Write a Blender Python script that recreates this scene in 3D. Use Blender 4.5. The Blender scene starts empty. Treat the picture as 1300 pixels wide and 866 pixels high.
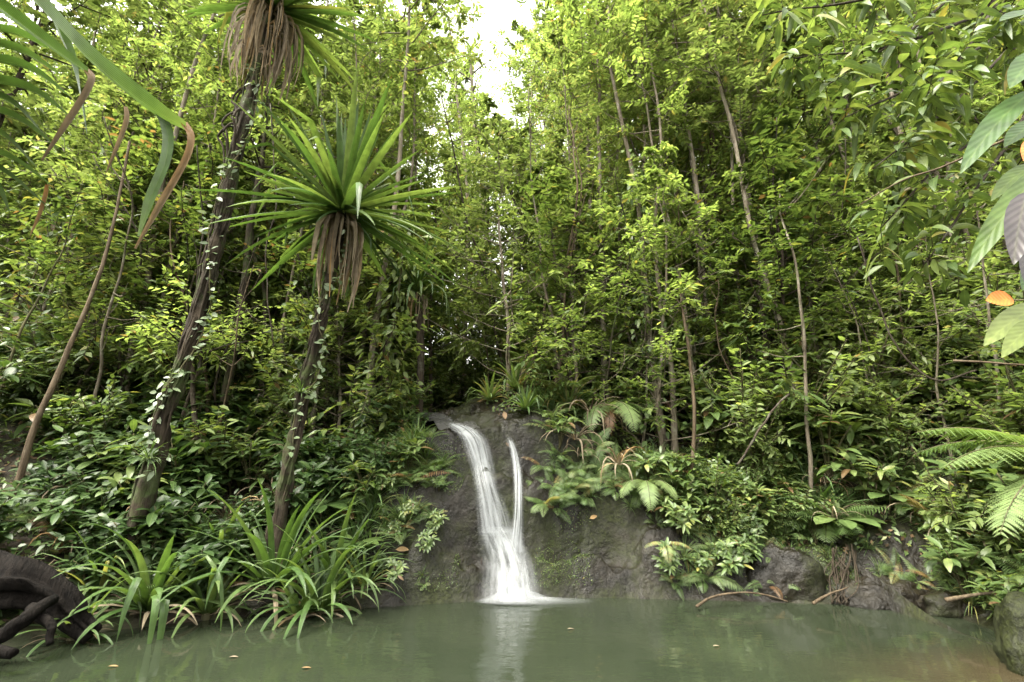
import bpy, math, random
import numpy as np
from mathutils import Vector, Matrix

random.seed(5)
RNG = np.random.default_rng(5)
R = math.radians
scn = bpy.context.scene
COL = scn.collection

# ------------------------------------------------------------------ camera model
LENS, TILT, CAMZ = 17.0, R(16), 1.6
F = LENS / 36 * 1300
CT, ST = math.cos(TILT), math.sin(TILT)

def ray(px, py):
    a, b = px - 650, 433 - py
    return np.array([a, F * CT - b * ST, F * ST + b * CT])

def at(px, py, Y):
    d = ray(px, py)
    return np.array([0, 0, CAMZ]) + d * (Y / d[1])

def proj(p):
    q = np.asarray(p, float) - np.array([0, 0, CAMZ])
    w = q[1] * CT + q[2] * ST
    return 650 + F * q[0] / w, 433 - F * (-q[1] * ST + q[2] * CT) / w

# ------------------------------------------------------------------ noise
def _h(i, j, k, s):
    n = (i * 374761393 + j * 668265263 + k * 2147483647 + s * 974634777) & 0xFFFFFFFF
    n = ((n ^ (n >> 13)) * 1274126177) & 0xFFFFFFFF
    return ((n ^ (n >> 16)) & 0xFFFF) / 65535.0

def vn(p, s=0):
    p = np.asarray(p, float)
    b = np.floor(p).astype(np.int64); f = p - b; f = f * f * (3 - 2 * f)
    r = 0
    for dx in (0, 1):
        for dy in (0, 1):
            for dz in (0, 1):
                w = (f[..., 0] if dx else 1 - f[..., 0]) * (f[..., 1] if dy else 1 - f[..., 1]) * (f[..., 2] if dz else 1 - f[..., 2])
                r = r + w * _h(b[..., 0] + dx, b[..., 1] + dy, b[..., 2] + dz, s)
    return r * 2 - 1

def fbm(p, o=4, s=0):
    p = np.asarray(p, float); r = 0; a = 1.0
    for k in range(o):
        r = r + a * vn(p * (2.03 ** k) + 17.3 * k, s + k); a *= .5
    return r

# ------------------------------------------------------------------ terrain
SHORE_PX = [(-30, 832), (100, 806), (250, 789), (400, 777), (480, 771), (560, 766), (640, 761), (760, 759), (900, 762), (1080, 768), (1200, 778), (1262, 800), (1300, 832)]
SHORE = []
for px, py in SHORE_PX:
    d = ray(px, py); t = -CAMZ / d[2]; SHORE.append((d[0] * t, d[1] * t))
POOL = np.array(SHORE + [(6.2, 3.4), (6.6, 1.0), (5.8, -1.6), (2.5, -1.2), (1.2, -.75), (0, -.6), (-1.4, -.8), (-3, -1.6), (-6.2, -1.4), (-6.8, 1.5), (-6.0, 3.6)])
SX = np.array([p[0] for p in SHORE]); SY = np.array([p[1] for p in SHORE])

def sdist(x, y):
    x = np.asarray(x, float); y = np.asarray(y, float)
    best = np.full(x.shape, 1e9); ins = np.zeros(x.shape, bool)
    n = len(POOL)
    for i in range(n):
        ax, ay = POOL[i]; bx, by = POOL[(i + 1) % n]
        ex, ey = bx - ax, by - ay
        t = np.clip(((x - ax) * ex + (y - ay) * ey) / (ex * ex + ey * ey), 0, 1)
        best = np.minimum(best, np.hypot(x - ax - t * ex, y - ay - t * ey))
        c = ((ay > y) != (by > y))
        with np.errstate(divide='ignore', invalid='ignore'):
            xi = ax + (y - ay) * ex / (ey if ey != 0 else 1e-9)
        ins ^= c & (x < xi)
    return np.where(ins, -best, best)

def sm(t):
    t = np.clip(t, 0, 1); return t * t * (3 - 2 * t)

def chan(y):
    return np.interp(y, [7, 8.3, 9.6, 12, 18, 40], [0.05, -.75, -1.45, -1.7, -1.2, -1.0])

def H0(x, y):
    x = np.asarray(x, float); y = np.asarray(y, float)
    d = sdist(x, y)
    back = sm((y - 2.0) / 2.5)
    Rr = np.interp(x, [-6, -5, -3.6, -2.6, -1.9, -1.0, 0, .9, 1.7, 2.6, 3.6, 5, 7], [.4, .38, .5, 1.0, 1.9, 2.35, 2.4, 2.3, 1.75, 1.15, .85, .75, .6])
    L = np.interp(x, [-4, -2.4, -1, .2, 1.5, 3, 6], [.9, .9, 1.0, 1.05, 1.1, .9, 1.0])
    Rr = Rr * back + .45 * (1 - back)
    t = np.clip(d / L, 0, 1)
    z = Rr * (0.72 * t + .28 * sm(t))
    e = np.abs(x - chan(y))
    side = sm((e - .75) / 2.0)
    sl = np.where(x > chan(y), .86, .62)
    s = (.2 + (sl - .2) * side) * back + .12 * (1 - back)
    dd = np.maximum(d - L * .85, 0)
    z = z + s * 22 * (1 - np.exp(-dd / 22)) + .32 * np.minimum(dd, 1.7) * (1 - side) * back
    # sunk stream bed behind the lip
    z = z - .16 * (1 - sm((e - .35) / .7)) * sm((d - .9) / .5) * back
    return np.where(d < 0, -.9 * sm(-d / 2.2) - .05 * sm(-d / .05), z)

def Hh(x, y):
    x = np.asarray(x, float); y = np.asarray(y, float)
    z0 = H0(x, y)
    p = np.stack([x * .85, z0 * .95, y * .35], -1)
    n = fbm(p, 4, 3)
    # a ledge: stepped bulge
    st = np.sin(z0 * 5.2 + 1.7 * vn(np.stack([x * .7, x * 0, z0 * 0], -1), 9)) * .09
    dy = (.24 * n + st) * np.clip(z0 / .5, 0, 1)
    z = H0(x, y + dy)
    near = sm((13 - y) / 2)
    z = z + .07 * fbm(np.stack([x * 2.3, y * 2.3, z0 * 2.3], -1), 3, 21) * np.clip(np.abs(z0) / .3, 0, 1)
    rg = 1 - np.abs(fbm(np.stack([x * 3.6 + z0, y * 3.2, z0 * 3.0], -1), 3, 33))
    z = z + .09 * (rg - .6) * np.clip(z0 / .2, 0, 1) * near
    return z

def hz(x, y):
    return float(Hh(np.array([x]), np.array([y]))[0])

def rc(px, py, y0=5.0, y1=40.0):
    """where the line of sight first meets the terrain"""
    d = ray(px, py); ys = np.concatenate([np.arange(y0, 14, .1), np.arange(14, y1, .5)])
    for k in range(2):
        t = ys / d[1]; X = d[0] * t; Z = CAMZ + d[2] * t
        hit = np.nonzero(Z <= np.maximum(Hh(X, ys), 0))[0]
        i = hit[0] if len(hit) else len(ys) - 1
        if k == 0: ys = np.linspace(ys[max(i - 1, 0)], ys[i], 9)
    return np.array([X[i], ys[i], Z[i]])

def gp(px, Y):
    """terrain point at depth Y seen in column px"""
    z = 1.0
    for _ in range(25):
        w = Y * CT + (z - CAMZ) * ST
        x = (px - 650) / F * w
        z = .5 * z + .5 * hz(x, Y)
    return np.array([x, Y, z])

# ------------------------------------------------------------------ mesh building
class MB:
    def __init__(s): s.v = []; s.f = []; s.c = []; s.n = 0
    def add(s, V, faces, C):
        V = np.asarray(V, float).reshape(-1, 3); C = np.asarray(C, float).reshape(-1, 4)
        s.v.append(V); s.c.append(C)
        for fa in faces: s.f.append(np.asarray(fa, np.int64) + s.n)
        s.n += len(V)
    def mesh(s, name, mat, smooth=True):
        m = bpy.data.meshes.new(name)
        V = np.concatenate(s.v); C = np.concatenate(s.c)
        m.vertices.add(len(V)); m.vertices.foreach_set('co', V.astype(np.float32).ravel())
        tot = [np.full(len(f), f.shape[1]) for f in s.f]
        lp = np.concatenate([f.ravel() for f in s.f]); tot = np.concatenate(tot)
        m.loops.add(len(lp)); m.loops.foreach_set('vertex_index', lp.astype(np.int32))
        m.polygons.add(len(tot)); st = np.concatenate([[0], np.cumsum(tot)[:-1]])
        m.polygons.foreach_set('loop_start', st.astype(np.int32))
        m.polygons.foreach_set('loop_total', tot.astype(np.int32))
        m.polygons.foreach_set('use_smooth', np.full(len(tot), smooth))
        a = m.attributes.new('lf', 'FLOAT_COLOR', 'POINT'); a.data.foreach_set('color', C.astype(np.float32).ravel())
        m.materials.append(mat); m.update(calc_edges=True)
        return m

def nrm(a):
    return a / np.maximum(np.linalg.norm(a, axis=-1, keepdims=True), 1e-9)

def tpl(xs, ws, zs):
    V = []; 
    for x, w, z in zip(xs, ws, zs):
        V += [(x, -w * .5, z + w * .14), (x, 0, z), (x, w * .5, z + w * .14)]
    Fq = []
    for i in range(len(xs) - 1):
        a = 3 * i; Fq += [(a, a + 3, a + 4, a + 1), (a + 1, a + 4, a + 5, a + 2)]
    return np.array(V, float), np.array(Fq)

T_LO = (np.array([(0, 0, 0), (.42, -.5, .07), (1, 0, 0), (.42, .5, .07)], float), np.array([(0, 1, 2), (0, 2, 3)]))
T_MD = (np.array([(0, 0, 0), (.28, -.46, .06), (.28, 0, 0), (.28, .46, .06), (.68, -.36, .05), (.68, 0, 0), (.68, .36, .05), (1, 0, 0)], float), None)
T_MDF = [np.array([(0, 1, 2), (0, 2, 3), (4, 7, 5), (5, 7, 6)]), np.array([(1, 4, 5, 2), (2, 5, 6, 3)])]
T_HI = tpl([0, .06, .16, .3, .45, .6, .75, .87, .95, 1], [.06, .06, .5, .86, 1, .97, .8, .52, .25, .02], [0] * 10)
T_OB = tpl([0, .1, .3, .5, .68, .82, .93, 1], [.05, .09, .42, .78, 1, .9, .52, .03], [0] * 8)   # broad toward the tip

def leaves(mb, P, D, U, L, W, t, tint, droop=.12):
    P = np.asarray(P, float); n = len(P)
    if n == 0: return
    X = nrm(np.asarray(D, float)); U = np.asarray(U, float)
    Z = nrm(U - (U * X).sum(-1, keepdims=True) * X); Y = np.cross(Z, X)
    tv = t[0]; k = len(tv)
    L = np.broadcast_to(L, (n,))[:, None]; W = np.broadcast_to(W, (n,))[:, None]
    dr = np.broadcast_to(droop, (n,))[:, None]
    V = P[:, None] + (L * tv[:, 0])[..., None] * X[:, None] + (W * tv[:, 1])[..., None] * Y[:, None] + (W * tv[:, 2])[..., None] * Z[:, None]
    V[..., 2] -= dr * L * tv[:, 0] ** 2
    C = np.zeros((n, k, 4)); C[..., 0] = np.broadcast_to(tint, (n,))[:, None]; C[..., 1] = tv[:, 0]; C[..., 2] = tv[:, 1] + .5
    C[..., 3] = RNG.random(n)[:, None]
    off = (np.arange(n) * k)[:, None, None]
    fs = T_MDF if t is T_MD else [t[1]]
    mb.add(V, [(f[None] + off).reshape(-1, f.shape[1]) for f in fs], C)

def ribbon(mb, pts, wid, up=None, fold=.2, tint=.5, rnd=None, a0=0., a1=1.):
    """strap leaf along a polyline"""
    pts = np.asarray(pts, float); n = len(pts)
    T = nrm(np.gradient(pts, axis=0)); up = np.array([0, 0, 1.]) if up is None else np.asarray(up, float)
    S = nrm(np.cross(T, up)); N = np.cross(S, T)
    w = np.asarray(wid, float)[:, None]
    V = np.stack([pts - S * w * .5 + N * w * fold, pts, pts + S * w * .5 + N * w * fold], 1)
    C = np.zeros((n, 3, 4)); C[..., 0] = np.asarray(tint).reshape(-1, 1) if np.ndim(tint) else tint
    C[..., 1] = np.linspace(a0, a1, n)[:, None]; C[..., 2] = [0, .5, 1]; C[..., 3] = random.random() if rnd is None else rnd
    i = 3 * np.arange(n - 1)
    mb.add(V, [np.concatenate([np.stack([i, i + 3, i + 4, i + 1], 1), np.stack([i + 1, i + 4, i + 5, i + 2], 1)])], C)

def strap(mb, p0, az, el, L, W, bend, seg=7, fold=.2, tint=.5, kink=None, pw=1.6, taper=3.0):
    """leaf that leaves p0 at azimuth/elevation and bends down by `bend` radians; kink=(t, angle): a broken tip hanging down"""
    p = np.array(p0, float); pts = [p.copy()]
    ts = np.linspace(0, 1, seg + 1)
    for k in range(seg):
        t = (ts[k] + ts[k + 1]) / 2
        e = el - bend * t ** pw
        if kink and t > kink[0]: e -= kink[1]
        e = max(e, -1.5)
        p = p + L / seg * np.array([math.cos(az) * math.cos(e), math.sin(az) * math.cos(e), math.sin(e)]); pts.append(p.copy())
    w = W * np.minimum(1, .55 + ts * 4) * (1 - ts ** taper * .97)
    hv = np.array([-math.sin(az), math.cos(az), 0])
    T = nrm(np.gradient(np.array(pts), axis=0)); up = np.cross(hv, T) * -1
    up = np.cross(T, hv)
    n = len(pts); S = np.repeat(hv[None], n, 0); N = nrm(np.cross(S, T)); N[N[:, 2] < 0] *= 1
    N = np.cross(T, S) * -1
    V = np.stack([np.array(pts) - S * w[:, None] * .5 + N * w[:, None] * fold, np.array(pts), np.array(pts) + S * w[:, None] * .5 + N * w[:, None] * fold], 1)
    C = np.zeros((n, 3, 4)); C[..., 0] = tint; C[..., 1] = ts[:, None]; C[..., 2] = [0, .5, 1]; C[..., 3] = random.random()
    i = 3 * np.arange(n - 1)
    mb.add(V, [np.concatenate([np.stack([i, i + 3, i + 4, i + 1], 1), np.stack([i + 1, i + 4, i + 5, i + 2], 1)])], C)

def tube(mb, pts, rad, n=8, tint=.5, rough=0., cap=True):
    pts = np.asarray(pts, float); m = len(pts); rad = np.broadcast_to(rad, (m,))
    T = nrm(np.gradient(pts, axis=0)); a = np.array([.31, .95, .05]) if abs(T[0, 2]) > .6 else np.array([0, 0, 1.])
    S = nrm(np.cross(T, a)); N = np.cross(T, S)
    th = np.linspace(0, 2 * math.pi, n, endpoint=False)
    rr = rad[:, None] * np.ones((m, n))
    if rough:
        q = np.stack([np.cos(th)[None] * 1.3 + pts[:, :1] * 0 + pts[:, 2:3] * .2, np.sin(th)[None] * 1.3 + pts[:, 1:2] * .8, pts[:, 2:3] * 2.2 + 0 * th[None]], -1)
        rr = rr * (1 + rough * fbm(q * 1.5, 3, 5))
    V = pts[:, None] + rr[..., None] * (np.cos(th)[None, :, None] * S[:, None] + np.sin(th)[None, :, None] * N[:, None])
    C = np.zeros((m, n, 4)); C[..., 0] = tint; C[..., 1] = np.linspace(0, 1, m)[:, None]; C[..., 2] = th / 6.283; C[..., 3] = random.random()
    i = np.arange(m - 1)[:, None] * n; j = np.arange(n)[None]; k = (j + 1) % n
    fs = [np.stack([i + j, i + k, i + n + k, i + n + j], -1).reshape(-1, 4)]
    if cap and n >= 3:
        fs += [np.arange(n)[::-1][None], (np.arange(n) + (m - 1) * n)[None]]
    mb.add(V, fs, C)

def curve(pts, n=20, wob=0., s=0):
    """smooth (Catmull-Rom) polyline through pts"""
    P = np.asarray(pts, float); P = np.concatenate([[2 * P[0] - P[1]], P, [2 * P[-1] - P[-2]]])
    t = np.linspace(0, len(P) - 3 - 1e-6, n); i = t.astype(int); f = (t - i)[:, None]
    a, b, c, d = P[i], P[i + 1], P[i + 2], P[i + 3]
    o = .5 * (2 * b + (c - a) * f + (2 * a - 5 * b + 4 * c - d) * f ** 2 + (3 * b - a - 3 * c + d) * f ** 3)
    if wob:
        q = np.stack([t * 1.7, t * 0 + s, t * 0], -1)
        o = o + wob * np.stack([fbm(q, 2, s + 1), fbm(q, 2, s + 2), 0 * t], -1)
    return o

# ------------------------------------------------------------------ materials
def new_mat(name):
    m = bpy.data.materials.new(name); m.use_nodes = True
    nt = m.node_tree; nt.nodes.clear()
    return m, nt, nt.nodes, nt.links
def node(ns, typ, **kw):
    n = ns.new(typ)
    for k, v in kw.items():
        if k.startswith('i_'):
            n.inputs[k[2:].replace('_', ' ')].default_value = v
        else: setattr(n, k, v)
    return n
def ramp(ns, stops):
    r = ns.new('ShaderNodeValToRGB'); e = r.color_ramp.elements
    while len(e) < len(stops): e.new(.5)
    for el, (p, c) in zip(e, stops): el.position = p; el.color = (*c, 1)
    return r

def leaf_mat(name, stops, rough=.38, trans=.4, tcol=(1.45, 1.4, .7), vein=.25, ribs=0., streak=0., spec=.5):
    m, nt, ns, ln = new_mat(name)
    out = node(ns, 'ShaderNodeOutputMaterial'); at_ = node(ns, 'ShaderNodeAttribute', attribute_name='lf')
    sep = node(ns, 'ShaderNodeSeparateColor'); ln.new(at_.outputs['Color'], sep.inputs[0])
    oi = node(ns, 'ShaderNodeObjectInfo')
    ad = node(ns, 'ShaderNodeMath', operation='MULTIPLY_ADD'); ln.new(oi.outputs['Random'], ad.inputs[0]); ad.inputs[1].default_value = .3; ad.inputs[2].default_value = -.15
    ad2 = node(ns, 'ShaderNodeMath', operation='ADD', use_clamp=True); ln.new(ad.outputs[0], ad2.inputs[0]); ln.new(sep.outputs[0], ad2.inputs[1])
    rp = ramp(ns, stops); ln.new(ad2.outputs[0], rp.inputs[0])
    # midrib and side veins, from the leaf's own coordinates
    ab = node(ns, 'ShaderNodeMath', operation='SUBTRACT'); ln.new(sep.outputs[2], ab.inputs[0]); ab.inputs[1].default_value = .5
    ab2 = node(ns, 'ShaderNodeMath', operation='ABSOLUTE'); ln.new(ab.outputs[0], ab2.inputs[0])
    mr = node(ns, 'ShaderNodeMapRange'); ln.new(ab2.outputs[0], mr.inputs[0]); mr.inputs[1].default_value = 0; mr.inputs[2].default_value = .07; mr.inputs[3].default_value = vein; mr.inputs[4].default_value = 0
    fac = mr.outputs[0]; bump = None
    if ribs:
        v = node(ns, 'ShaderNodeMath', operation='MULTIPLY_ADD'); ln.new(ab2.outputs[0], v.inputs[0]); v.inputs[1].default_value = -.5; ln.new(sep.outputs[1], v.inputs[2])
        sn = node(ns, 'ShaderNodeMath', operation='MULTIPLY'); ln.new(v.outputs[0], sn.inputs[0]); sn.inputs[1].default_value = 6.283 * ribs
        s2 = node(ns, 'ShaderNodeMath', operation='SINE'); ln.new(sn.outputs[0], s2.inputs[0])
        bump = node(ns, 'ShaderNodeBump', i_Strength=.18, i_Distance=.006); ln.new(s2.outputs[0], bump.inputs['Height'])
        m2 = node(ns, 'ShaderNodeMapRange'); ln.new(s2.outputs[0], m2.inputs[0]); m2.inputs[1].default_value = .8; m2.inputs[2].default_value = 1; m2.inputs[3].default_value = 0; m2.inputs[4].default_value = .07
        mx_ = node(ns, 'ShaderNodeMath', operation='MAXIMUM'); ln.new(mr.outputs[0], mx_.inputs[0]); ln.new(m2.outputs[0], mx_.inputs[1]); fac = mx_.outputs[0]
    if streak:
        # lengthwise lines of a strap leaf
        sv = node(ns, 'ShaderNodeMath', operation='MULTIPLY'); ln.new(sep.outputs[2], sv.inputs[0]); sv.inputs[1].default_value = 90
        sv2 = node(ns, 'ShaderNodeMath', operation='SINE'); ln.new(sv.outputs[0], sv2.inputs[0])
        bump = node(ns, 'ShaderNodeBump', i_Strength=streak, i_Distance=.004); ln.new(sv2.outputs[0], bump.inputs['Height'])
    mx = node(ns, 'ShaderNodeMix', data_type='RGBA'); ln.new(fac, mx.inputs[0]); ln.new(rp.outputs[0], mx.inputs[6])
    hs = node(ns, 'ShaderNodeMix', data_type='RGBA', blend_type='ADD'); hs.inputs[0].default_value = 1; ln.new(rp.outputs[0], hs.inputs[6]); hs.inputs[7].default_value = (.12, .14, .05, 1)
    ln.new(hs.outputs[2], mx.inputs[7])
    # blotches and blemishes
    tc = node(ns, 'ShaderNodeNewGeometry')
    nz = node(ns, 'ShaderNodeTexNoise', i_Scale=9., i_Detail=3.); ln.new(tc.outputs['Position'], nz.inputs['Vector'])
    mrn = node(ns, 'ShaderNodeMapRange'); ln.new(nz.outputs[0], mrn.inputs[0]); mrn.inputs[1].default_value = .3; mrn.inputs[2].default_value = .75; mrn.inputs[3].default_value = .72; mrn.inputs[4].default_value = 1.3
    ml = node(ns, 'ShaderNodeVectorMath', operation='SCALE'); ln.new(mx.outputs[2], ml.inputs[0]); ln.new(mrn.outputs[0], ml.inputs[3])
    pb = node(ns, 'ShaderNodeBsdfPrincipled'); ln.new(ml.outputs[0], pb.inputs['Base Color'])
    pb.inputs['Roughness'].default_value = rough; pb.inputs['Specular IOR Level'].default_value = spec
    if bump: ln.new(bump.outputs[0], pb.inputs['Normal'])
    tb = node(ns, 'ShaderNodeBsdfTranslucent')
    tm = node(ns, 'ShaderNodeVectorMath', operation='MULTIPLY'); ln.new(ml.outputs[0], tm.inputs[0]); tm.inputs[1].default_value = tcol; ln.new(tm.outputs[0], tb.inputs[0])
    ms = node(ns, 'ShaderNodeMixShader'); ms.inputs[0].default_value = trans; ln.new(pb.outputs[0], ms.inputs[1]); ln.new(tb.outputs[0], ms.inputs[2])
    ln.new(ms.outputs[0], out.inputs[0])
    return m

def bark_mat(name, c0, c1, lich=.3, lcol=(.32, .33, .27), scale=14., moss=0.):
    m, nt, ns, ln = new_mat(name)
    out = node(ns, 'ShaderNodeOutputMaterial'); pb = node(ns, 'ShaderNodeBsdfPrincipled', i_Roughness=.9); pb.inputs['Specular IOR Level'].default_value = .15
    g = node(ns, 'ShaderNodeTexCoord'); mp = node(ns, 'ShaderNodeMapping'); mp.inputs['Scale'].default_value = (1, 1, .16); ln.new(g.outputs['Object'], mp.inputs[0])
    n1 = node(ns, 'ShaderNodeTexNoise', i_Scale=scale, i_Detail=6., i_Roughness=.65); ln.new(mp.outputs[0], n1.inputs['Vector'])
    r1 = ramp(ns, [(.3, c0), (.7, c1)]); ln.new(n1.outputs[0], r1.inputs[0])
    n2 = node(ns, 'ShaderNodeTexNoise', i_Scale=4.5, i_Detail=5., i_Roughness=.7); ln.new(g.outputs['Object'], n2.inputs['Vector'])
    mr = node(ns, 'ShaderNodeMapRange'); ln.new(n2.outputs[0], mr.inputs[0]); mr.inputs[1].default_value = .52; mr.inputs[2].default_value = .66; mr.inputs[4].default_value = lich
    mx = node(ns, 'ShaderNodeMix', data_type='RGBA'); ln.new(mr.outputs[0], mx.inputs[0]); ln.new(r1.outputs[0], mx.inputs[6]); mx.inputs[7].default_value = (*lcol, 1)
    last = mx.outputs[2]
    if moss:
        n3 = node(ns, 'ShaderNodeTexNoise', i_Scale=2.2, i_Detail=6., i_Roughness=.7); ln.new(g.outputs['Object'], n3.inputs['Vector'])
        m3 = node(ns, 'ShaderNodeMapRange'); ln.new(n3.outputs[0], m3.inputs[0]); m3.inputs[1].default_value = .48; m3.inputs[2].default_value = .6; m3.inputs[4].default_value = moss
        x3 = node(ns, 'ShaderNodeMix', data_type='RGBA'); ln.new(m3.outputs[0], x3.inputs[0]); ln.new(last, x3.inputs[6]); x3.inputs[7].default_value = (.05, .085, .02, 1); last = x3.outputs[2]
    ln.new(last, pb.inputs['Base Color'])
    bp = node(ns, 'ShaderNodeBump', i_Strength=1., i_Distance=.05); ln.new(n1.outputs[0], bp.inputs['Height']); ln.new(bp.outputs[0], pb.inputs['Normal'])
    ln.new(pb.outputs[0], out.inputs[0])
    return m

M = {}
M['dark'] = leaf_mat('glossy_dark_leaf', [(0, (.017, .035, .011)), (.45, (.03, .06, .016)), (.8, (.056, .095, .025)), (1, (.12, .15, .04))], .42, .3, spec=.3)
M['mid'] = leaf_mat('mid_green_leaf', [(0, (.04, .07, .02)), (.5, (.085, .135, .04)), (.85, (.15, .195, .06)), (.97, (.24, .22, .06)), (1, (.16, .1, .05))], .42, .42)
M['bright'] = leaf_mat('yellow_green_leaf', [(0, (.085, .125, .04)), (.5, (.16, .215, .07)), (.88, (.24, .29, .1)), (.97, (.3, .27, .09)), (1, (.2, .13, .06))], .45, .55, tcol=(1.4, 1.45, .8))
M['soft'] = leaf_mat('soft_green_leaf', [(0, (.062, .094, .03)), (.5, (.13, .172, .055)), (.9, (.21, .25, .09)), (1, (.26, .22, .09))], .45, .5, tcol=(1.35, 1.4, .85))
M['pale'] = leaf_mat('pale_climber_leaf', [(0, (.07, .11, .05)), (1, (.16, .21, .11))], .4, .3)
M['strap'] = leaf_mat('strap_leaf', [(0, (.03, .065, .018)), (.5, (.065, .12, .032)), (.85, (.13, .19, .06)), (1, (.28, .24, .08))], .36, .34, streak=.5, vein=.15)
M['fern'] = leaf_mat('fern_leaf', [(0, (.05, .09, .025)), (.5, (.1, .165, .05)), (.8, (.19, .25, .1)), (.93, (.25, .2, .08)), (1, (.16, .085, .035))], .45, .42, vein=.1)
M['dead'] = leaf_mat('dead_leaf', [(0, (.07, .052, .034)), (.4, (.19, .15, .1)), (.8, (.32, .265, .185)), (1, (.3, .19, .08))], .7, .15, tcol=(1.2, 1, .7), streak=.6, vein=.1, spec=.2)
M['tip'] = leaf_mat('withered_leaf_tip', [(0, (.14, .115, .08)), (.55, (.26, .2, .12)), (1, (.42, .2, .05))], .6, .3, tcol=(1.3, 1.1, .8), streak=.9, vein=.1, spec=.25)
M['litter'] = leaf_mat('fallen_leaf', [(0, (.03, .02, .012)), (.6, (.09, .055, .03)), (1, (.2, .13, .07))], .6, .1, tcol=(1, 1, 1), spec=.3)
M['big'] = leaf_mat('ribbed_big_leaf', [(0, (.025, .055, .014)), (.5, (.05, .1, .022)), (.75, (.12, .16, .03)), (.9, (.16, .19, .08)), (1, (.2, .24, .17))], .42, .45, vein=.25, ribs=9)
M['rust'] = leaf_mat('orange_leaf_blade', [(0, (.5, .13, .015)), (1, (.6, .2, .03))], .45, .35, tcol=(1.1, 1, .8), vein=.15, ribs=8)
M['purple'] = leaf_mat('purple_grey_leaf', [(0, (.022, .017, .018)), (1, (.05, .043, .043))], .4, .2, tcol=(1, 1, 1), vein=.15, ribs=9)
M['bark'] = bark_mat('brown_bark', (.013, .0098, .0068), (.055, .043, .03), .4, (.14, .14, .11))
M['palebark'] = bark_mat('pale_grey_bark', (.07, .056, .042), (.22, .185, .14), .5, (.33, .31, .26), moss=.25)
M['polebark'] = bark_mat('tan_bark', (.028, .02, .012), (.12, .09, .058), .3, (.16, .14, .1))
M['mossbark'] = bark_mat('mossy_bark', (.009, .007, .005), (.054, .042, .029), .35, (.13, .12, .09), moss=.5)
M['log'] = bark_mat('wet_black_wood', (.0015, .0013, .0012), (.011, .009, .0075), .2, (.03, .026, .022), 22)
M['log'].node_tree.nodes['Principled BSDF'].inputs['Specular IOR Level'].default_value = .08
M['stem'] = bark_mat('green_brown_stem', (.04, .04, .018), (.1, .09, .045), .1)

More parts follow.
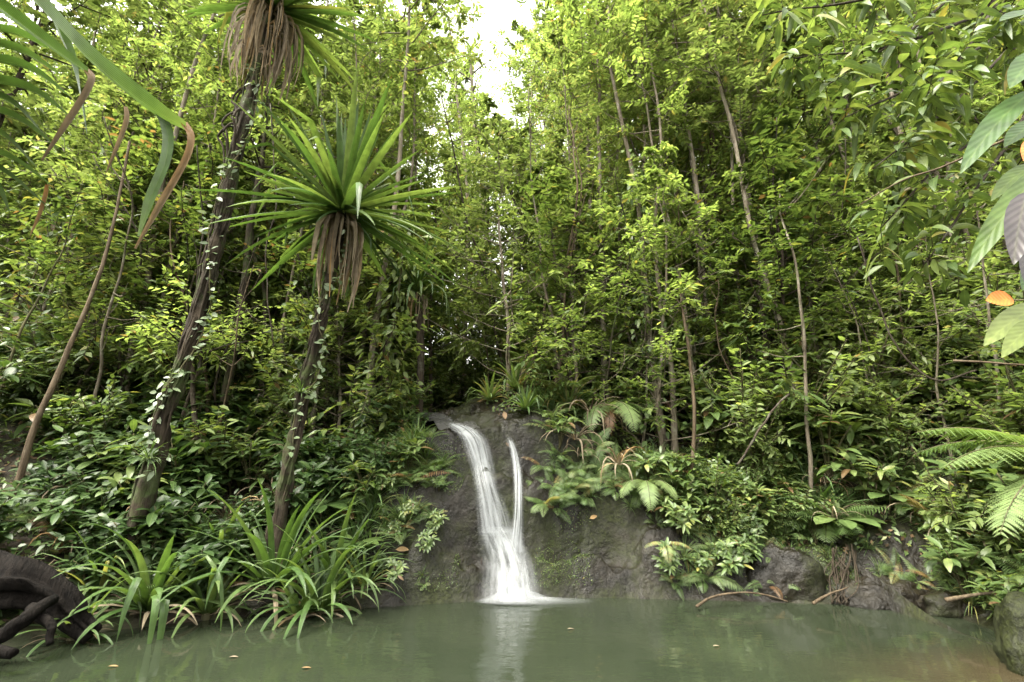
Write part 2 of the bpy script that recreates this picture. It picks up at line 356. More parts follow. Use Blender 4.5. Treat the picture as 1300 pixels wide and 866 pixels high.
def rock_mat(name='wet_rock', m0=.44, m1=.62):
    m, nt, ns, ln = new_mat(name)
    out = node(ns, 'ShaderNodeOutputMaterial'); pb = node(ns, 'ShaderNodeBsdfPrincipled')
    g = node(ns, 'ShaderNodeNewGeometry')
    n1 = node(ns, 'ShaderNodeTexNoise', i_Scale=1.7, i_Detail=9., i_Roughness=.68); ln.new(g.outputs['Position'], n1.inputs['Vector'])
    r1 = ramp(ns, [(.3, (.003, .0025, .0017)), (.48, (.0075, .0063, .0042)), (.64, (.016, .0132, .009)), (.82, (.05, .042, .031))]); ln.new(n1.outputs[0], r1.inputs[0])
    n2 = node(ns, 'ShaderNodeTexNoise', i_Scale=1.15, i_Detail=8., i_Roughness=.7); 
    mp = node(ns, 'ShaderNodeMapping'); mp.inputs['Location'].default_value = (3.1, 7.7, 2.2); ln.new(g.outputs['Position'], mp.inputs[0]); ln.new(mp.outputs[0], n2.inputs['Vector'])
    mr = node(ns, 'ShaderNodeMapRange'); ln.new(n2.outputs[0], mr.inputs[0]); mr.inputs[1].default_value = m0; mr.inputs[2].default_value = m1; mr.inputs[4].default_value = .85
    mossc = ramp(ns, [(.35, (.008, .01, .003)), (.7, (.026, .032, .008))])
    n3 = node(ns, 'ShaderNodeTexNoise', i_Scale=26., i_Detail=4.); ln.new(g.outputs['Position'], n3.inputs['Vector']); ln.new(n3.outputs[0], mossc.inputs[0])
    mx = node(ns, 'ShaderNodeMix', data_type='RGBA'); ln.new(mr.outputs[0], mx.inputs[0]); ln.new(r1.outputs[0], mx.inputs[6]); ln.new(mossc.outputs[0], mx.inputs[7])
    ln.new(mx.outputs[2], pb.inputs['Base Color'])
    # wet runs: stretched downwards
    mp2 = node(ns, 'ShaderNodeMapping'); mp2.inputs['Scale'].default_value = (2.2, 1.2, .5); ln.new(g.outputs['Position'], mp2.inputs[0])
    n4 = node(ns, 'ShaderNodeTexNoise', i_Scale=1.6, i_Detail=5.); ln.new(mp2.outputs[0], n4.inputs['Vector'])
    mr4 = node(ns, 'ShaderNodeMapRange'); ln.new(n4.outputs[0], mr4.inputs[0]); mr4.inputs[1].default_value = .4; mr4.inputs[2].default_value = .62; mr4.inputs[3].default_value = .12; mr4.inputs[4].default_value = .5
    mr5 = node(ns, 'ShaderNodeMath', operation='MULTIPLY_ADD', use_clamp=True); ln.new(mr.outputs[0], mr5.inputs[0]); mr5.inputs[1].default_value = .4; ln.new(mr4.outputs[0], mr5.inputs[2])
    ln.new(mr5.outputs[0], pb.inputs['Roughness'])
    n5 = node(ns, 'ShaderNodeTexNoise', i_Scale=7., i_Detail=10., i_Roughness=.62); ln.new(g.outputs['Position'], n5.inputs['Vector'])
    vo = node(ns, 'ShaderNodeTexVoronoi', feature='DISTANCE_TO_EDGE', i_Scale=3.2)
    nd = node(ns, 'ShaderNodeMix', data_type='RGBA'); nd.inputs[0].default_value = .25; ln.new(g.outputs['Position'], nd.inputs[6]); ln.new(n5.outputs[1], nd.inputs[7]); ln.new(nd.outputs[2], vo.inputs['Vector'])
    vm = node(ns, 'ShaderNodeMapRange'); ln.new(vo.outputs[0], vm.inputs[0]); vm.inputs[1].default_value = 0; vm.inputs[2].default_value = .05; vm.inputs[3].default_value = -.05; vm.inputs[4].default_value = 0
    sa = node(ns, 'ShaderNodeMath', operation='ADD'); ln.new(n5.outputs[0], sa.inputs[0]); ln.new(vm.outputs[0], sa.inputs[1])
    bp = node(ns, 'ShaderNodeBump', i_Strength=.75, i_Distance=.08); ln.new(sa.outputs[0], bp.inputs['Height']); ln.new(bp.outputs[0], pb.inputs['Normal'])
    pb.inputs['Specular IOR Level'].default_value = .22
    ln.new(pb.outputs[0], out.inputs[0])
    return m
M['rock'] = rock_mat()
M['mossrock'] = rock_mat('moss_covered_stone', .3, .46)

def soil_mat():
    m, nt, ns, ln = new_mat('forest_soil')
    out = node(ns, 'ShaderNodeOutputMaterial'); pb = node(ns, 'ShaderNodeBsdfPrincipled', i_Roughness=.9)
    g = node(ns, 'ShaderNodeNewGeometry')
    n1 = node(ns, 'ShaderNodeTexNoise', i_Scale=5., i_Detail=9., i_Roughness=.7); ln.new(g.outputs['Position'], n1.inputs['Vector'])
    r1 = ramp(ns, [(.3, (.01, .007, .004)), (.55, (.03, .02, .012)), (.75, (.07, .045, .027))]); ln.new(n1.outputs[0], r1.inputs[0])
    n2 = node(ns, 'ShaderNodeTexNoise', i_Scale=1.1, i_Detail=7., i_Roughness=.7); ln.new(g.outputs['Position'], n2.inputs['Vector'])
    mr = node(ns, 'ShaderNodeMapRange'); ln.new(n2.outputs[0], mr.inputs[0]); mr.inputs[1].default_value = .45; mr.inputs[2].default_value = .6; mr.inputs[4].default_value = .7
    mx = node(ns, 'ShaderNodeMix', data_type='RGBA'); ln.new(mr.outputs[0], mx.inputs[0]); ln.new(r1.outputs[0], mx.inputs[6]); mx.inputs[7].default_value = (.035, .05, .015, 1)
    ln.new(mx.outputs[2], pb.inputs['Base Color'])
    bp = node(ns, 'ShaderNodeBump', i_Strength=1., i_Distance=.06); ln.new(n1.outputs[0], bp.inputs['Height']); ln.new(bp.outputs[0], pb.inputs['Normal'])
    ln.new(pb.outputs[0], out.inputs[0]); return m
M['soil'] = soil_mat()

def pool_mat():
    m, nt, ns, ln = new_mat('murky_green_water')
    out = node(ns, 'ShaderNodeOutputMaterial'); pb = node(ns, 'ShaderNodeBsdfPrincipled', i_Roughness=.06, i_IOR=1.33)
    g = node(ns, 'ShaderNodeNewGeometry'); at_ = node(ns, 'ShaderNodeAttribute', attribute_name='lf'); sp = node(ns, 'ShaderNodeSeparateColor'); ln.new(at_.outputs[0], sp.inputs[0])
    n1 = node(ns, 'ShaderNodeTexNoise', i_Scale=.6, i_Detail=5., i_Roughness=.6); ln.new(g.outputs['Position'], n1.inputs['Vector'])
    r1 = ramp(ns, [(.3, (.0135, .0185, .0105)), (.7, (.021, .026, .0155))]); ln.new(n1.outputs[0], r1.inputs[0])
    mx = node(ns, 'ShaderNodeMix', data_type='RGBA'); ln.new(sp.outputs[0], mx.inputs[0]); ln.new(r1.outputs[0], mx.inputs[6]); mx.inputs[7].default_value = (.04, .029, .016, 1)
    ln.new(mx.outputs[2], pb.inputs['Base Color'])
    mp = node(ns, 'ShaderNodeMapping'); mp.inputs['Scale'].default_value = (1, 1.7, 1); ln.new(g.outputs['Position'], mp.inputs[0])
    n2 = node(ns, 'ShaderNodeTexNoise', i_Scale=3.2, i_Detail=3.); ln.new(mp.outputs[0], n2.inputs['Vector'])
    bp = node(ns, 'ShaderNodeBump', i_Strength=.12, i_Distance=.03); ln.new(n2.outputs[0], bp.inputs['Height'])
    ds = node(ns, 'ShaderNodeVectorMath', operation='DISTANCE'); ln.new(g.outputs['Position'], ds.inputs[0]); ds.inputs[1].default_value = (.05, 7.1, 0)
    dm = node(ns, 'ShaderNodeMapRange'); ln.new(ds.outputs['Value'], dm.inputs[0]); dm.inputs[1].default_value = .3; dm.inputs[2].default_value = 3.2; dm.inputs[3].default_value = .6; dm.inputs[4].default_value = .1; ln.new(dm.outputs[0], bp.inputs['Strength']); ln.new(bp.outputs[0], pb.inputs['Normal'])
    ln.new(pb.outputs[0], out.inputs[0]); return m
M['pool'] = pool_mat()

def fall_mat(name, lo, hi, sc=(9, 1.3), edge=True, col=(.86, .88, .88)):
    """long-exposure water: white veils streaked along the flow; lf = (flow, length, across, density)"""
    m, nt, ns, ln = new_mat(name)
    out = node(ns, 'ShaderNodeOutputMaterial')
    at_ = node(ns, 'ShaderNodeAttribute', attribute_name='lf'); sp = node(ns, 'ShaderNodeSeparateColor'); ln.new(at_.outputs[0], sp.inputs[0])
    cb = node(ns, 'ShaderNodeCombineXYZ')
    a = node(ns, 'ShaderNodeMath', operation='MULTIPLY'); ln.new(sp.outputs[2], a.inputs[0]); a.inputs[1].default_value = sc[0]
    b = node(ns, 'ShaderNodeMath', operation='MULTIPLY'); ln.new(sp.outputs[1], b.inputs[0]); b.inputs[1].default_value = sc[1]
    ln.new(a.outputs[0], cb.inputs[0]); ln.new(b.outputs[0], cb.inputs[1]); ln.new(sp.outputs[0], cb.inputs[2])
    n1 = node(ns, 'ShaderNodeTexNoise', i_Scale=1., i_Detail=4., i_Roughness=.55); ln.new(cb.outputs[0], n1.inputs['Vector'])
    mr = node(ns, 'ShaderNodeMapRange'); ln.new(n1.outputs[0], mr.inputs[0]); mr.inputs[1].default_value = .33; mr.inputs[2].default_value = .62; mr.inputs[3].default_value = lo; mr.inputs[4].default_value = hi
    # soft sides
    s1 = node(ns, 'ShaderNodeMath', operation='SUBTRACT'); ln.new(sp.outputs[2], s1.inputs[0]); s1.inputs[1].default_value = .5
    s2 = node(ns, 'ShaderNodeMath', operation='ABSOLUTE'); ln.new(s1.outputs[0], s2.inputs[0])
    s3 = node(ns, 'ShaderNodeMapRange', interpolation_type='SMOOTHSTEP'); ln.new(s2.outputs[0], s3.inputs[0]); s3.inputs[1].default_value = .5; s3.inputs[2].default_value = .1; s3.inputs[3].default_value = 0; s3.inputs[4].default_value = 1
    al = node(ns, 'ShaderNodeMath', operation='MULTIPLY'); ln.new(mr.outputs[0], al.inputs[0]); ln.new(s3.outputs[0], al.inputs[1])
    al2 = node(ns, 'ShaderNodeMath', operation='MULTIPLY', use_clamp=True); ln.new(al.outputs[0], al2.inputs[0]); ln.new(at_.outputs['Alpha'], al2.inputs[1])
    pb = node(ns, 'ShaderNodeBsdfPrincipled', i_Roughness=.5); pb.inputs['Base Color'].default_value = (*col, 1)
    tl = node(ns, 'ShaderNodeBsdfTranslucent'); tl.inputs[0].default_value = (*col, 1)
    mm = node(ns, 'ShaderNodeMixShader'); mm.inputs[0].default_value = .3; ln.new(pb.outputs[0], mm.inputs[1]); ln.new(tl.outputs[0], mm.inputs[2])
    tr = node(ns, 'ShaderNodeBsdfTransparent'); ms = node(ns, 'ShaderNodeMixShader'); ln.new(al2.outputs[0], ms.inputs[0]); ln.new(tr.outputs[0], ms.inputs[1]); ln.new(mm.outputs[0], ms.inputs[2])
    ln.new(ms.outputs[0], out.inputs[0]); return m
M['fall'] = fall_mat('silky_falling_water', .12, 1.0, (11, 1.1), col=(.38, .4, .41))
M['veil'] = fall_mat('thin_water_veil', 0., .6, (16, 1.6), col=(.38, .4, .41))
M['foam'] = fall_mat('foam_and_spray', .3, .8, (5, 3), col=(.38, .4, .41))

def stream_mat():
    m, nt, ns, ln = new_mat('shallow_stream_water')
    out = node(ns, 'ShaderNodeOutputMaterial'); pb = node(ns, 'ShaderNodeBsdfPrincipled', i_Roughness=.16, i_IOR=1.33)
    pb.inputs['Base Color'].default_value = (.05, .05, .047, 1)
    g = node(ns, 'ShaderNodeNewGeometry'); n2 = node(ns, 'ShaderNodeTexNoise', i_Scale=6., i_Detail=3.); ln.new(g.outputs['Position'], n2.inputs['Vector'])
    bp = node(ns, 'ShaderNodeBump', i_Strength=.3, i_Distance=.03); ln.new(n2.outputs[0], bp.inputs['Height']); ln.new(bp.outputs[0], pb.inputs['Normal'])
    ln.new(pb.outputs[0], out.inputs[0]); return m
M['stream'] = stream_mat()

# ------------------------------------------------------------------ objects
def link(name, mesh, parent=None):
    o = bpy.data.objects.new(name, mesh); COL.objects.link(o)
    if parent is not None: o.parent = parent
    return o
def tag(o, label, cat, group=None):
    o['label'] = label; o['category'] = cat
    if group: o['group'] = group
    return o
def thing(name, label, cat, loc, group=None, rz=0., sc=1.):
    o = bpy.data.objects.new(name, None); COL.objects.link(o); o.empty_display_size = .2
    o.location = Vector([float(c) for c in loc]); o.rotation_euler = (0, 0, rz); o.scale = (sc, sc, sc)
    return tag(o, label, cat, group)
def part(name, mb, mat, root, label=None, parent=None):
    """mesh given in world coordinates, stored relative to its thing"""
    off = np.array(root.location)
    mb.v = [v - off for v in mb.v]
    o = link(name, mb.mesh(name, M[mat]), parent or root)
    if label: o['label'] = label
    return o
def setting(name, mb, mat, kind='structure'):
    o = link(name, mb.mesh(name, M[mat])); o['kind'] = kind; return o

def grid(mb, X, Y, Z, C=None):
    n, m = X.shape
    V = np.stack([X, Y, Z], -1)
    i = np.arange(n - 1)[:, None] * m + np.arange(m - 1)[None]
    f = np.stack([i, i + 1, i + m + 1, i + m], -1).reshape(-1, 4)
    mb.add(V, [f], np.zeros((n * m, 4)) if C is None else C)

# ground: one sheet to the horizon, a little below the rock
def axis(lo, a, b, hi, st, n):
    k = np.linspace(0, 1, n) ** 2.2
    return np.concatenate([a - (a - lo) * k[::-1][:-1], np.arange(a, b, st), b + (hi - b) * k])
gx = axis(-260, -9, 9, 260, .09, 34); gy = axis(-240, 1.5, 13, 300, .09, 34)
X, Y = np.meshgrid(gx, gy)
Z = Hh(X, Y)
inrock = (sm((X + 3.3) / .4) * sm((6.9 - X) / .4) * sm((Y - np.interp(X, SX, SY) + .5) / .2) * sm((np.interp(X, SX, SY) + 2.7 - Y) / .3))
Z = Z - .1 * inrock
far = sm((np.hypot(X, Y - 10) - 60) / 80)
Z = Z * (1 - far) + far * 14
g = MB(); grid(g, X, Y, Z); setting('ground', g, 'soil')

# rock face with the stream bed on top
rx = np.arange(-3.4, 7.0, .035)
rt = np.concatenate([np.arange(-.45, 1.5, .022), np.arange(1.5, 2.9, .05)])
X, T = np.meshgrid(rx, rt); Y = np.interp(X, SX, SY) + T
g = MB(); grid(g, X, Y, Hh(X, Y)); setting('rock_face', g, 'rock')

# pool
wx = np.linspace(-9, 9, 90); wy = np.linspace(-3, 9.2, 60)
X, Y = np.meshgrid(wx, wy); C = np.zeros(X.shape + (4,))
C[..., 0] = sm(1 - np.hypot((X - 5.0) / 3.0, (Y - 4.6) / 1.3)) * .9
g = MB(); grid(g, X, Y, 0 * X, C); setting('water', g, 'pool')

# stream lying in its bed above the lip
ys = np.linspace(8.25, 20, 70); us = np.linspace(-1, 1, 13)
Yc, Uc = np.meshgrid(ys, us, indexing='ij')
wid = np.interp(Yc, [8.2, 8.8, 10, 20], [.22, .33, .5, .4])
X = chan(Yc) + Uc * wid
zc = Hh(chan(ys), ys)
zl = np.minimum.accumulate(zc[::-1])[::-1]
Z = np.maximum(zl[:, None] + .035, 0) + 0 * X
Z = np.where(Yc < 8.9, Hh(X, Yc) + .02, Z)
g = MB(); grid(g, X, Yc, Z); setting('stream', g, 'stream')

# ------------------------------------------------------------------ waterfall
def sheet(path, nacross, off, bulge, flow, dens, n=46, free=0.):
    P = curve([(p[0], p[1], p[2]) for p in path], n)
    mb = MB(); V = np.zeros((n, nacross, 3)); C = np.zeros((n, nacross, 4)); ac = np.linspace(-1, 1, nacross)
    for i in range(n):
        for j, a in enumerate(ac):
            h = rc(P[i, 0] + a * P[i, 2] / 2, P[i, 1], 6.0)
            V[i, j] = h
    # soften over the rock so the veil bridges hollows, then push it clear of the face
    for _ in range(5):
        V[1:-1] = .5 * V[1:-1] + .25 * (V[:-2] + V[2:])
        V[:, 1:-1] = .5 * V[:, 1:-1] + .25 * (V[:, :-2] + V[:, 2:])
    t = np.linspace(0, 1, n)[:, None]
    V[..., 1] -= off + bulge * (1 - ac[None] ** 2) + free * t ** 2
    V[..., 2] += .02 * (1 - t)
    C[..., 0] = flow; C[..., 1] = t * 2.2; C[..., 2] = (ac[None] + 1) / 2
    C[..., 3] = np.interp(t, [0, .12, .9, 1], [0, dens, dens, dens * .9])
    i = np.arange(n - 1)[:, None] * nacross + np.arange(nacross - 1)[None]
    mb.add(V, [np.stack([i, i + 1, i + nacross + 1, i + nacross], -1).reshape(-1, 4)], C)
    return mb
wf = thing('waterfall', 'silky white waterfall sliding down the dark rock into the green pool', 'waterfall', (0, 7.4, 0))
main = [(572, 538, 24), (590, 546, 34), (603, 561, 38), (611, 588, 34), (617, 616, 33), (624, 645, 42), (630, 676, 50)]
part('main_stream', sheet(main, 13, .05, .05, 1.3, 1.0), 'fall', wf)
part('main_stream_veil', sheet([(a + 2, b + 3, w * 1.12) for a, b, w in main], 11, .09, .06, 5.1, .7), 'veil', wf)
part('feeder_film', sheet([(512, 511, 26), (530, 517, 34), (552, 527, 38), (572, 540, 34)], 9, .03, .01, 3.3, .5, 24), 'veil', wf, 'thin grey film of water sliding over the rock top')
thin = [(645, 556, 8), (652, 572, 13), (657, 600, 14), (658, 640, 15), (656, 672, 20), (653, 700, 30)]
part('side_stream', sheet(thin, 7, .06, .03, 2.2, 1.0, 30), 'fall', wf, 'thin separate thread of water right of the main stream')
fan = [(629, 668, 44), (637, 684, 54), (645, 706, 60), (649, 730, 67), (651, 758, 76)]
part('lower_fan', sheet(fan, 15, .08, .1, 7.7, 1.0, 36, .1), 'fall', wf)
part('lower_fan_veil', sheet([(a - 2, b, w * 1.25) for a, b, w in fan], 15, .13, .12, 9.4, .7, 36, .13), 'veil', wf)
# foam: low domes of spray at the foot
fb = MB(); c = rc(652, 759, 6.0)
for k in range(3):
    n, m_ = 26, 14
    th = np.linspace(0, 2 * math.pi, n)[:, None]; r = np.linspace(0, 1, m_)[None]
    cx = c[0] + (.06, .28, -.08)[k]; a, b, h = ((.62, .3, .14), (.85, .24, .05), (.4, .2, .2))[k]
    X = cx + a * r * np.cos(th); Y = c[1] - .14 + b * r * np.sin(th) - .04 * k; Z = .012 + .004 * k + h * (1 - r ** 2) ** 2 * (.7 + .3 * np.sin(th * 3 + k))
    C = np.zeros((n, m_, 4)); C[..., 0] = 3 + k; C[..., 1] = Y * 3; C[..., 2] = .5 + 0 * X; C[..., 3] = (1 - r ** 1.5) * (1., .55, .8)[k]
    grid(fb, X, Y, Z, C)
part('foam', fb, 'foam', wf)

# ------------------------------------------------------------------ plant generators (local coordinates, base at the origin)
def rv(n): return nrm(RNG.normal(size=(n, 3)))
def tints(n, lo=.2, hi=.75, odd=.02):
    t = RNG.uniform(lo, hi, n); t[RNG.random(n) < odd] = RNG.uniform(.93, 1.0); return t

def twig_leaves(mb, sm_, a, b, n, L, W, t, tn, spread=1.0, droop=.2, up=.9, r=.004):
    """leaves set along a twig a->b"""
    a = np.asarray(a, float); b = np.asarray(b, float)
    if sm_ is not None: tube(sm_, [a, (a + b) / 2 + RNG.normal(size=3) * .02, b], [r * 1.4, r, r * .5], 4, cap=False)
    f = np.linspace(.15, 1, n); P = a + (b - a) * f[:, None]
    d = nrm(b - a); sd = nrm(np.cross(d, [0, 0, 1.]) + 1e-6)
    s = np.where(np.arange(n) % 2 == 0, 1., -1.)[:, None]
    D = nrm(d * RNG.uniform(.25, 1.0, (n, 1)) + sd * s * spread + rv(n) * .35)
    U = nrm(np.array([0, 0, up]) + rv(n) * .55)
    leaves(mb, P, D, U, L * RNG.uniform(.65, 1.2, n), W * RNG.uniform(.7, 1.15, n), t, tn(n), droop * RNG.uniform(.2, 1.6, n))

def shrub(H, Rr, nst, ntw, nl, L, W, t, tn, droop=.25):
    sb, lb = MB(), MB()
    for k in range(nst):
        az = k * 2.4 + RNG.uniform(-.5, .5); rr = Rr * RNG.uniform(.25, 1); h = H * RNG.uniform(.55, 1)
        tip = np.array([math.cos(az) * rr, math.sin(az) * rr, h])
        C = curve([(0, 0, 0), tip * [.25, .25, .5], tip], 8)
        tube(sb, C, np.linspace(.012, .004, 8) * max(1, H * .8), 5)
        for j in range(ntw):
            f = RNG.uniform(.3, 1); i = min(int(f * 7), 7); p = C[i]
            q = p + nrm(np.array([math.cos(az), math.sin(az), .5]) * .5 + rv(1)[0])* Rr * RNG.uniform(.2, .5)
            twig_leaves(lb, sb, p, q, nl, L, W, t, tn, droop=droop)
        twig_leaves(lb, sb, C[-3], C[-1] + [0, 0, .05], nl, L, W, t, tn, droop=droop)
    return [('stems', sb, 'stem'), ('foliage', lb)]

def whorl(H, nst, nl, L, W, t, tn, el=.35, droop=.3):
    """big leaves in rosettes at stem tips"""
    sb, lb = MB(), MB()
    for k in range(nst):
        az = k * 2.4 + RNG.uniform(-.6, .6); rr = H * RNG.uniform(.0, .4); h = H * RNG.uniform(.5, 1)
        tip = np.array([math.cos(az) * rr, math.sin(az) * rr, h])
        tube(sb, curve([(0, 0, 0), tip * [.3, .3, .55], tip], 7), np.linspace(.016, .008, 7), 5)
        a = np.arange(nl) * 2.4 + RNG.random() * 6; e = el + RNG.uniform(-.45, .5, nl)
        D = np.stack([np.cos(a) * np.cos(e), np.sin(a) * np.cos(e), np.sin(e)], -1)
        P = tip + D * .03 - np.array([0, 0, 1]) * RNG.uniform(0, .16, (nl, 1)) * H
        leaves(lb, P, D, np.tile([0, 0, 1.], (nl, 1)) + rv(nl) * .2, L * RNG.uniform(.6, 1.1, nl), W * RNG.uniform(.75, 1.1, nl), t, tn(nl), droop * RNG.uniform(.4, 1.4, nl))
    return [('stems', sb, 'stem'), ('foliage', lb)]

def tuft(n, L, W, bend, tlo=.25, thi=.75, e0=.5, e1=1.45, seg=6, kinks=.1, fold=.2):
    lb = MB()
    for k in range(n):
        az = random.random() * 6.283; e = random.uniform(e0, e1)
        strap(lb, (math.cos(az) * .03, math.sin(az) * .03, random.uniform(0, .06)), az, e, L * random.uniform(.5, 1.1), W * random.uniform(.7, 1.15), bend * random.uniform(.6, 1.3) * (1.6 - e / 1.6), seg, fold, random.uniform(tlo, thi) if random.random() > .04 else .98, (random.uniform(.5, .8), random.uniform(.6, 1.3)) if random.random() < kinks else None)
    return [('foliage', lb)]

def frond(mb, sb, p0, az, el, L, bend, pairs, plen, tint, bip=False, fwd=.35, drp=.25, roll=0.):
    p = np.array(p0, float); n = 16; pts = [p.copy()]
    for k in range(n):
        e = el - bend * ((k + .5) / n) ** 1.3
        p = p + L / n * np.array([math.cos(az) * math.cos(e), math.sin(az) * math.cos(e), math.sin(e)]); pts.append(p.copy())
    pts = np.array(pts); tube(sb, pts, np.linspace(.009, .002, n + 1) * L, 4, cap=False)
    T = nrm(np.gradient(pts, axis=0)); hv = np.array([-math.sin(az), math.cos(az), roll]); hv /= np.linalg.norm(hv)
    f = np.linspace(.16, .99, pairs); prof = np.sin(np.clip(f * 1.02, 0, 1) ** .75 * math.pi * .93 + .12) ** .7
    P = np.stack([np.interp(f * n, np.arange(n + 1), pts[:, c]) for c in range(3)], -1)
    TT = nrm(np.stack([np.interp(f * n, np.arange(n + 1), T[:, c]) for c in range(3)], -1))
    N = nrm(np.cross(TT, np.tile(hv, (pairs, 1))))
    N = np.where(N[:, 2:3] < 0, -N, N)
    for s in (1, -1):
        D = nrm(hv * s + TT * fwd - np.array([0, 0, drp])[None] * RNG.uniform(.6, 1.4, (pairs, 1)))
        ln = plen * prof * RNG.uniform(.9, 1.08, pairs)
        if not bip:
            leaves(mb, P, D, N, ln, np.maximum(.017 * L, ln * .13), T_MD, np.clip(tint + RNG.normal(0, .05, pairs), 0, 1), .2)
        else:
            m = 13; u = np.linspace(.06, .97, m)
            base = P[:, None] + D[:, None] * (ln[:, None] * u)[..., None]; base[..., 2] -= .22 * (ln[:, None] * u ** 2)
            sd = nrm(np.cross(D, N)); pw = (1 - u ** 1.8) * .85 + .12
            for q in (1, -1):
                DD = (sd * q)[:, None] + D[:, None] * .55 + 0 * base
                pl = (ln[:, None] * .17) * pw[None]
                leaves(mb, base.reshape(-1, 3), DD.reshape(-1, 3), np.repeat(N, m, 0), pl.ravel(), pl.ravel() * .42 + .004, T_LO, np.repeat(np.clip(tint + RNG.normal(0, .04, pairs), 0, 1), m), .1)
            leaves(mb, P, D, N, ln, np.full(pairs, .012), T_LO, np.full(pairs, tint), .22)

def fern(n, L, bend, pairs, plen, bip=False, tlo=.35, thi=.7, e0=.5, e1=1.2, dead=0.08):
    lb, sb = MB(), MB()
    for k in range(n):
        az = k * 2.4 + random.uniform(-.4, .4)
        frond(lb, sb, (math.cos(az) * .03, math.sin(az) * .03, 0), az, random.uniform(e0, e1), L * random.uniform(.65, 1.1), bend * random.uniform(.8, 1.25), pairs, plen * random.uniform(.85, 1.1), .97 if random.random() < dead else random.uniform(tlo, thi), bip)
    return [('fronds', lb), ('frond_stalks', sb, 'stem')]

def tree(H, r0, c0, cr, nl, ntw, nleaf, L, W, t, tn, lean=.6, bark='palebark', droop=.25, bend=.3, top=.25):
    """tapered wobbling trunk with limbs; leaves on twigs from height c0*H upwards"""
    sb, lb = MB(), MB()
    la = random.random() * 6.283; s = random.randrange(999)
    spine = curve([(0, 0, -.3), (lean * .15 * math.cos(la), lean * .15 * math.sin(la), H * .3), (lean * .5 * math.cos(la + .5), lean * .5 * math.sin(la + .5), H * .65), (lean * math.cos(la), lean * math.sin(la), H)], 22, bend * .25, s)
    fr = np.linspace(0, 1, 22); tube(sb, spine, r0 * (1 - fr * .82) * (1 + .5 * np.exp(-fr * 30)), 9, rough=.12)
    for k in range(nl):
        f = c0 + (1 - c0) * (k + RNG.uniform(.1, .9)) / nl
        p = np.array([np.interp(f, fr, spine[:, c]) for c in range(3)])
        az = k * 2.4 + RNG.uniform(-.7, .7)
        ln = cr * (math.sin(min(1, (f - c0) / (1 - c0) * .85 + top) * math.pi) ** .6 * .8 + .2) * RNG.uniform(.6, 1.15)
        tip = p + np.array([math.cos(az) * ln, math.sin(az) * ln, ln * RNG.uniform(.1, .75)])
        Cb = curve([p, p + (tip - p) * [.5, .5, .35], tip], 7, .08, s + k)
        tube(sb, Cb, np.linspace(max(.006, r0 * .38 * (1 - f * .6)), .005, 7), 5, cap=False)
        for j in range(ntw):
            g_ = RNG.uniform(.25, 1); a = Cb[min(6, int(g_ * 6.99))]
            q = a + nrm(nrm(tip - p) * .4 + rv(1)[0] + [0, 0, .15]) * ln * RNG.uniform(.18, .45)
            twig_leaves(lb, sb if j % 2 == 0 else None, a, q, nleaf, L, W, t, tn, droop=droop, r=.005)
    return [('trunk', sb, bark), ('crown', lb)]

LIB = {}
def lib(kind, mat, parts):
    """finish a generated plant as shared mesh data"""
    LIB.setdefault(kind, []).append([(p[0], p[1].mesh(kind + '_' + p[0], M[p[2] if len(p) > 2 else mat])) for p in parts])
SC = []
def spawn(kind, var, loc, phrase, cat, group, rz=None, sc=1., tilt=(0, 0), label=None, name=None):
    root = thing(name or kind, label or '', cat, loc, group, random.random() * 6.283 if rz is None else rz, sc)
    root.rotation_mode = 'ZXY'; root.rotation_euler.x, root.rotation_euler.y = tilt
    v = LIB[kind][var % len(LIB[kind])]
    for pn, me in v: link(pn, me, root)
    if label is None:
        # where its visible middle is in the picture
        hgt = max(max(max(c[2] for c in ob.bound_box) for ob in root.children), .1) * sc
        SC.append((root, phrase, proj(np.array(loc) + [0, 0, hgt * .55]), float(loc[1])))
    return root

tD = lambda n: tints(n, .1, .7, .01)
tM = lambda n: tints(n, .15, .8, .03)
tB = lambda n: tints(n, .15, .85, .025)
for k in range(3): lib('glossy_shrub', 'dark', shrub(1.25, .7, 10, 5, 7, .23, .09, T_MD, tD, .3))
for k in range(2): lib('broadleaf_shrub', 'dark', whorl(1.05, 10, 9, .36, .125, T_HI, tD))
for k in range(3): lib('leafy_bush', 'mid', shrub(1.6, .8, 11, 6, 8, .165, .068, T_MD, tM, .3))
for k in range(3): lib('pale_bush', 'bright', shrub(1.8, .85, 12, 7, 8, .145, .06, T_MD, tB, .25))
for k in range(2): lib('whorled_plant', 'mid', whorl(1.1, 7, 10, .33, .1, T_HI, tM, .4, .35))
for k in range(3): lib('sedge_tuft', 'strap', tuft(46, .75, .02, 1.3, .35, .85))
for k in range(2): lib('strap_tuft', 'strap', tuft(30, 1.0, .05, 1.0, .3, .8)); lib('dry_tuft', 'dead', tuft(18, .8, .035, 2.3, .05, .95, .1, 1.2, 7, .15, .35))
for k in range(3): lib('fern_clump', 'fern', fern(9, 1.0, 1.2, 22, .2, False))
for k in range(2): lib('feather_fern', 'fern', fern(8, 1.15, 1.1, 20, .27, True))
for k in range(3): lib('sapling', 'mid', tree(4.2, .028, .22, .8, 16, 4, 8, .15, .06, T_MD, tM, .5, 'stem'))
for k in range(2): lib('pale_sapling', 'bright', tree(4.8, .03, .2, .9, 18, 4, 9, .12, .05, T_MD, tB, .6, 'palebark'))
for k in range(4): lib('forest_tree', ('bright', 'soft', 'bright', 'soft')[k], tree(15, .1, .08, 2.7, (64, 50, 70, 58)[k], 12, 13, (.15, .22, .13, .18)[k], (.065, .1, .05, .085)[k], T_LO, tB, 1.4, 'palebark'))
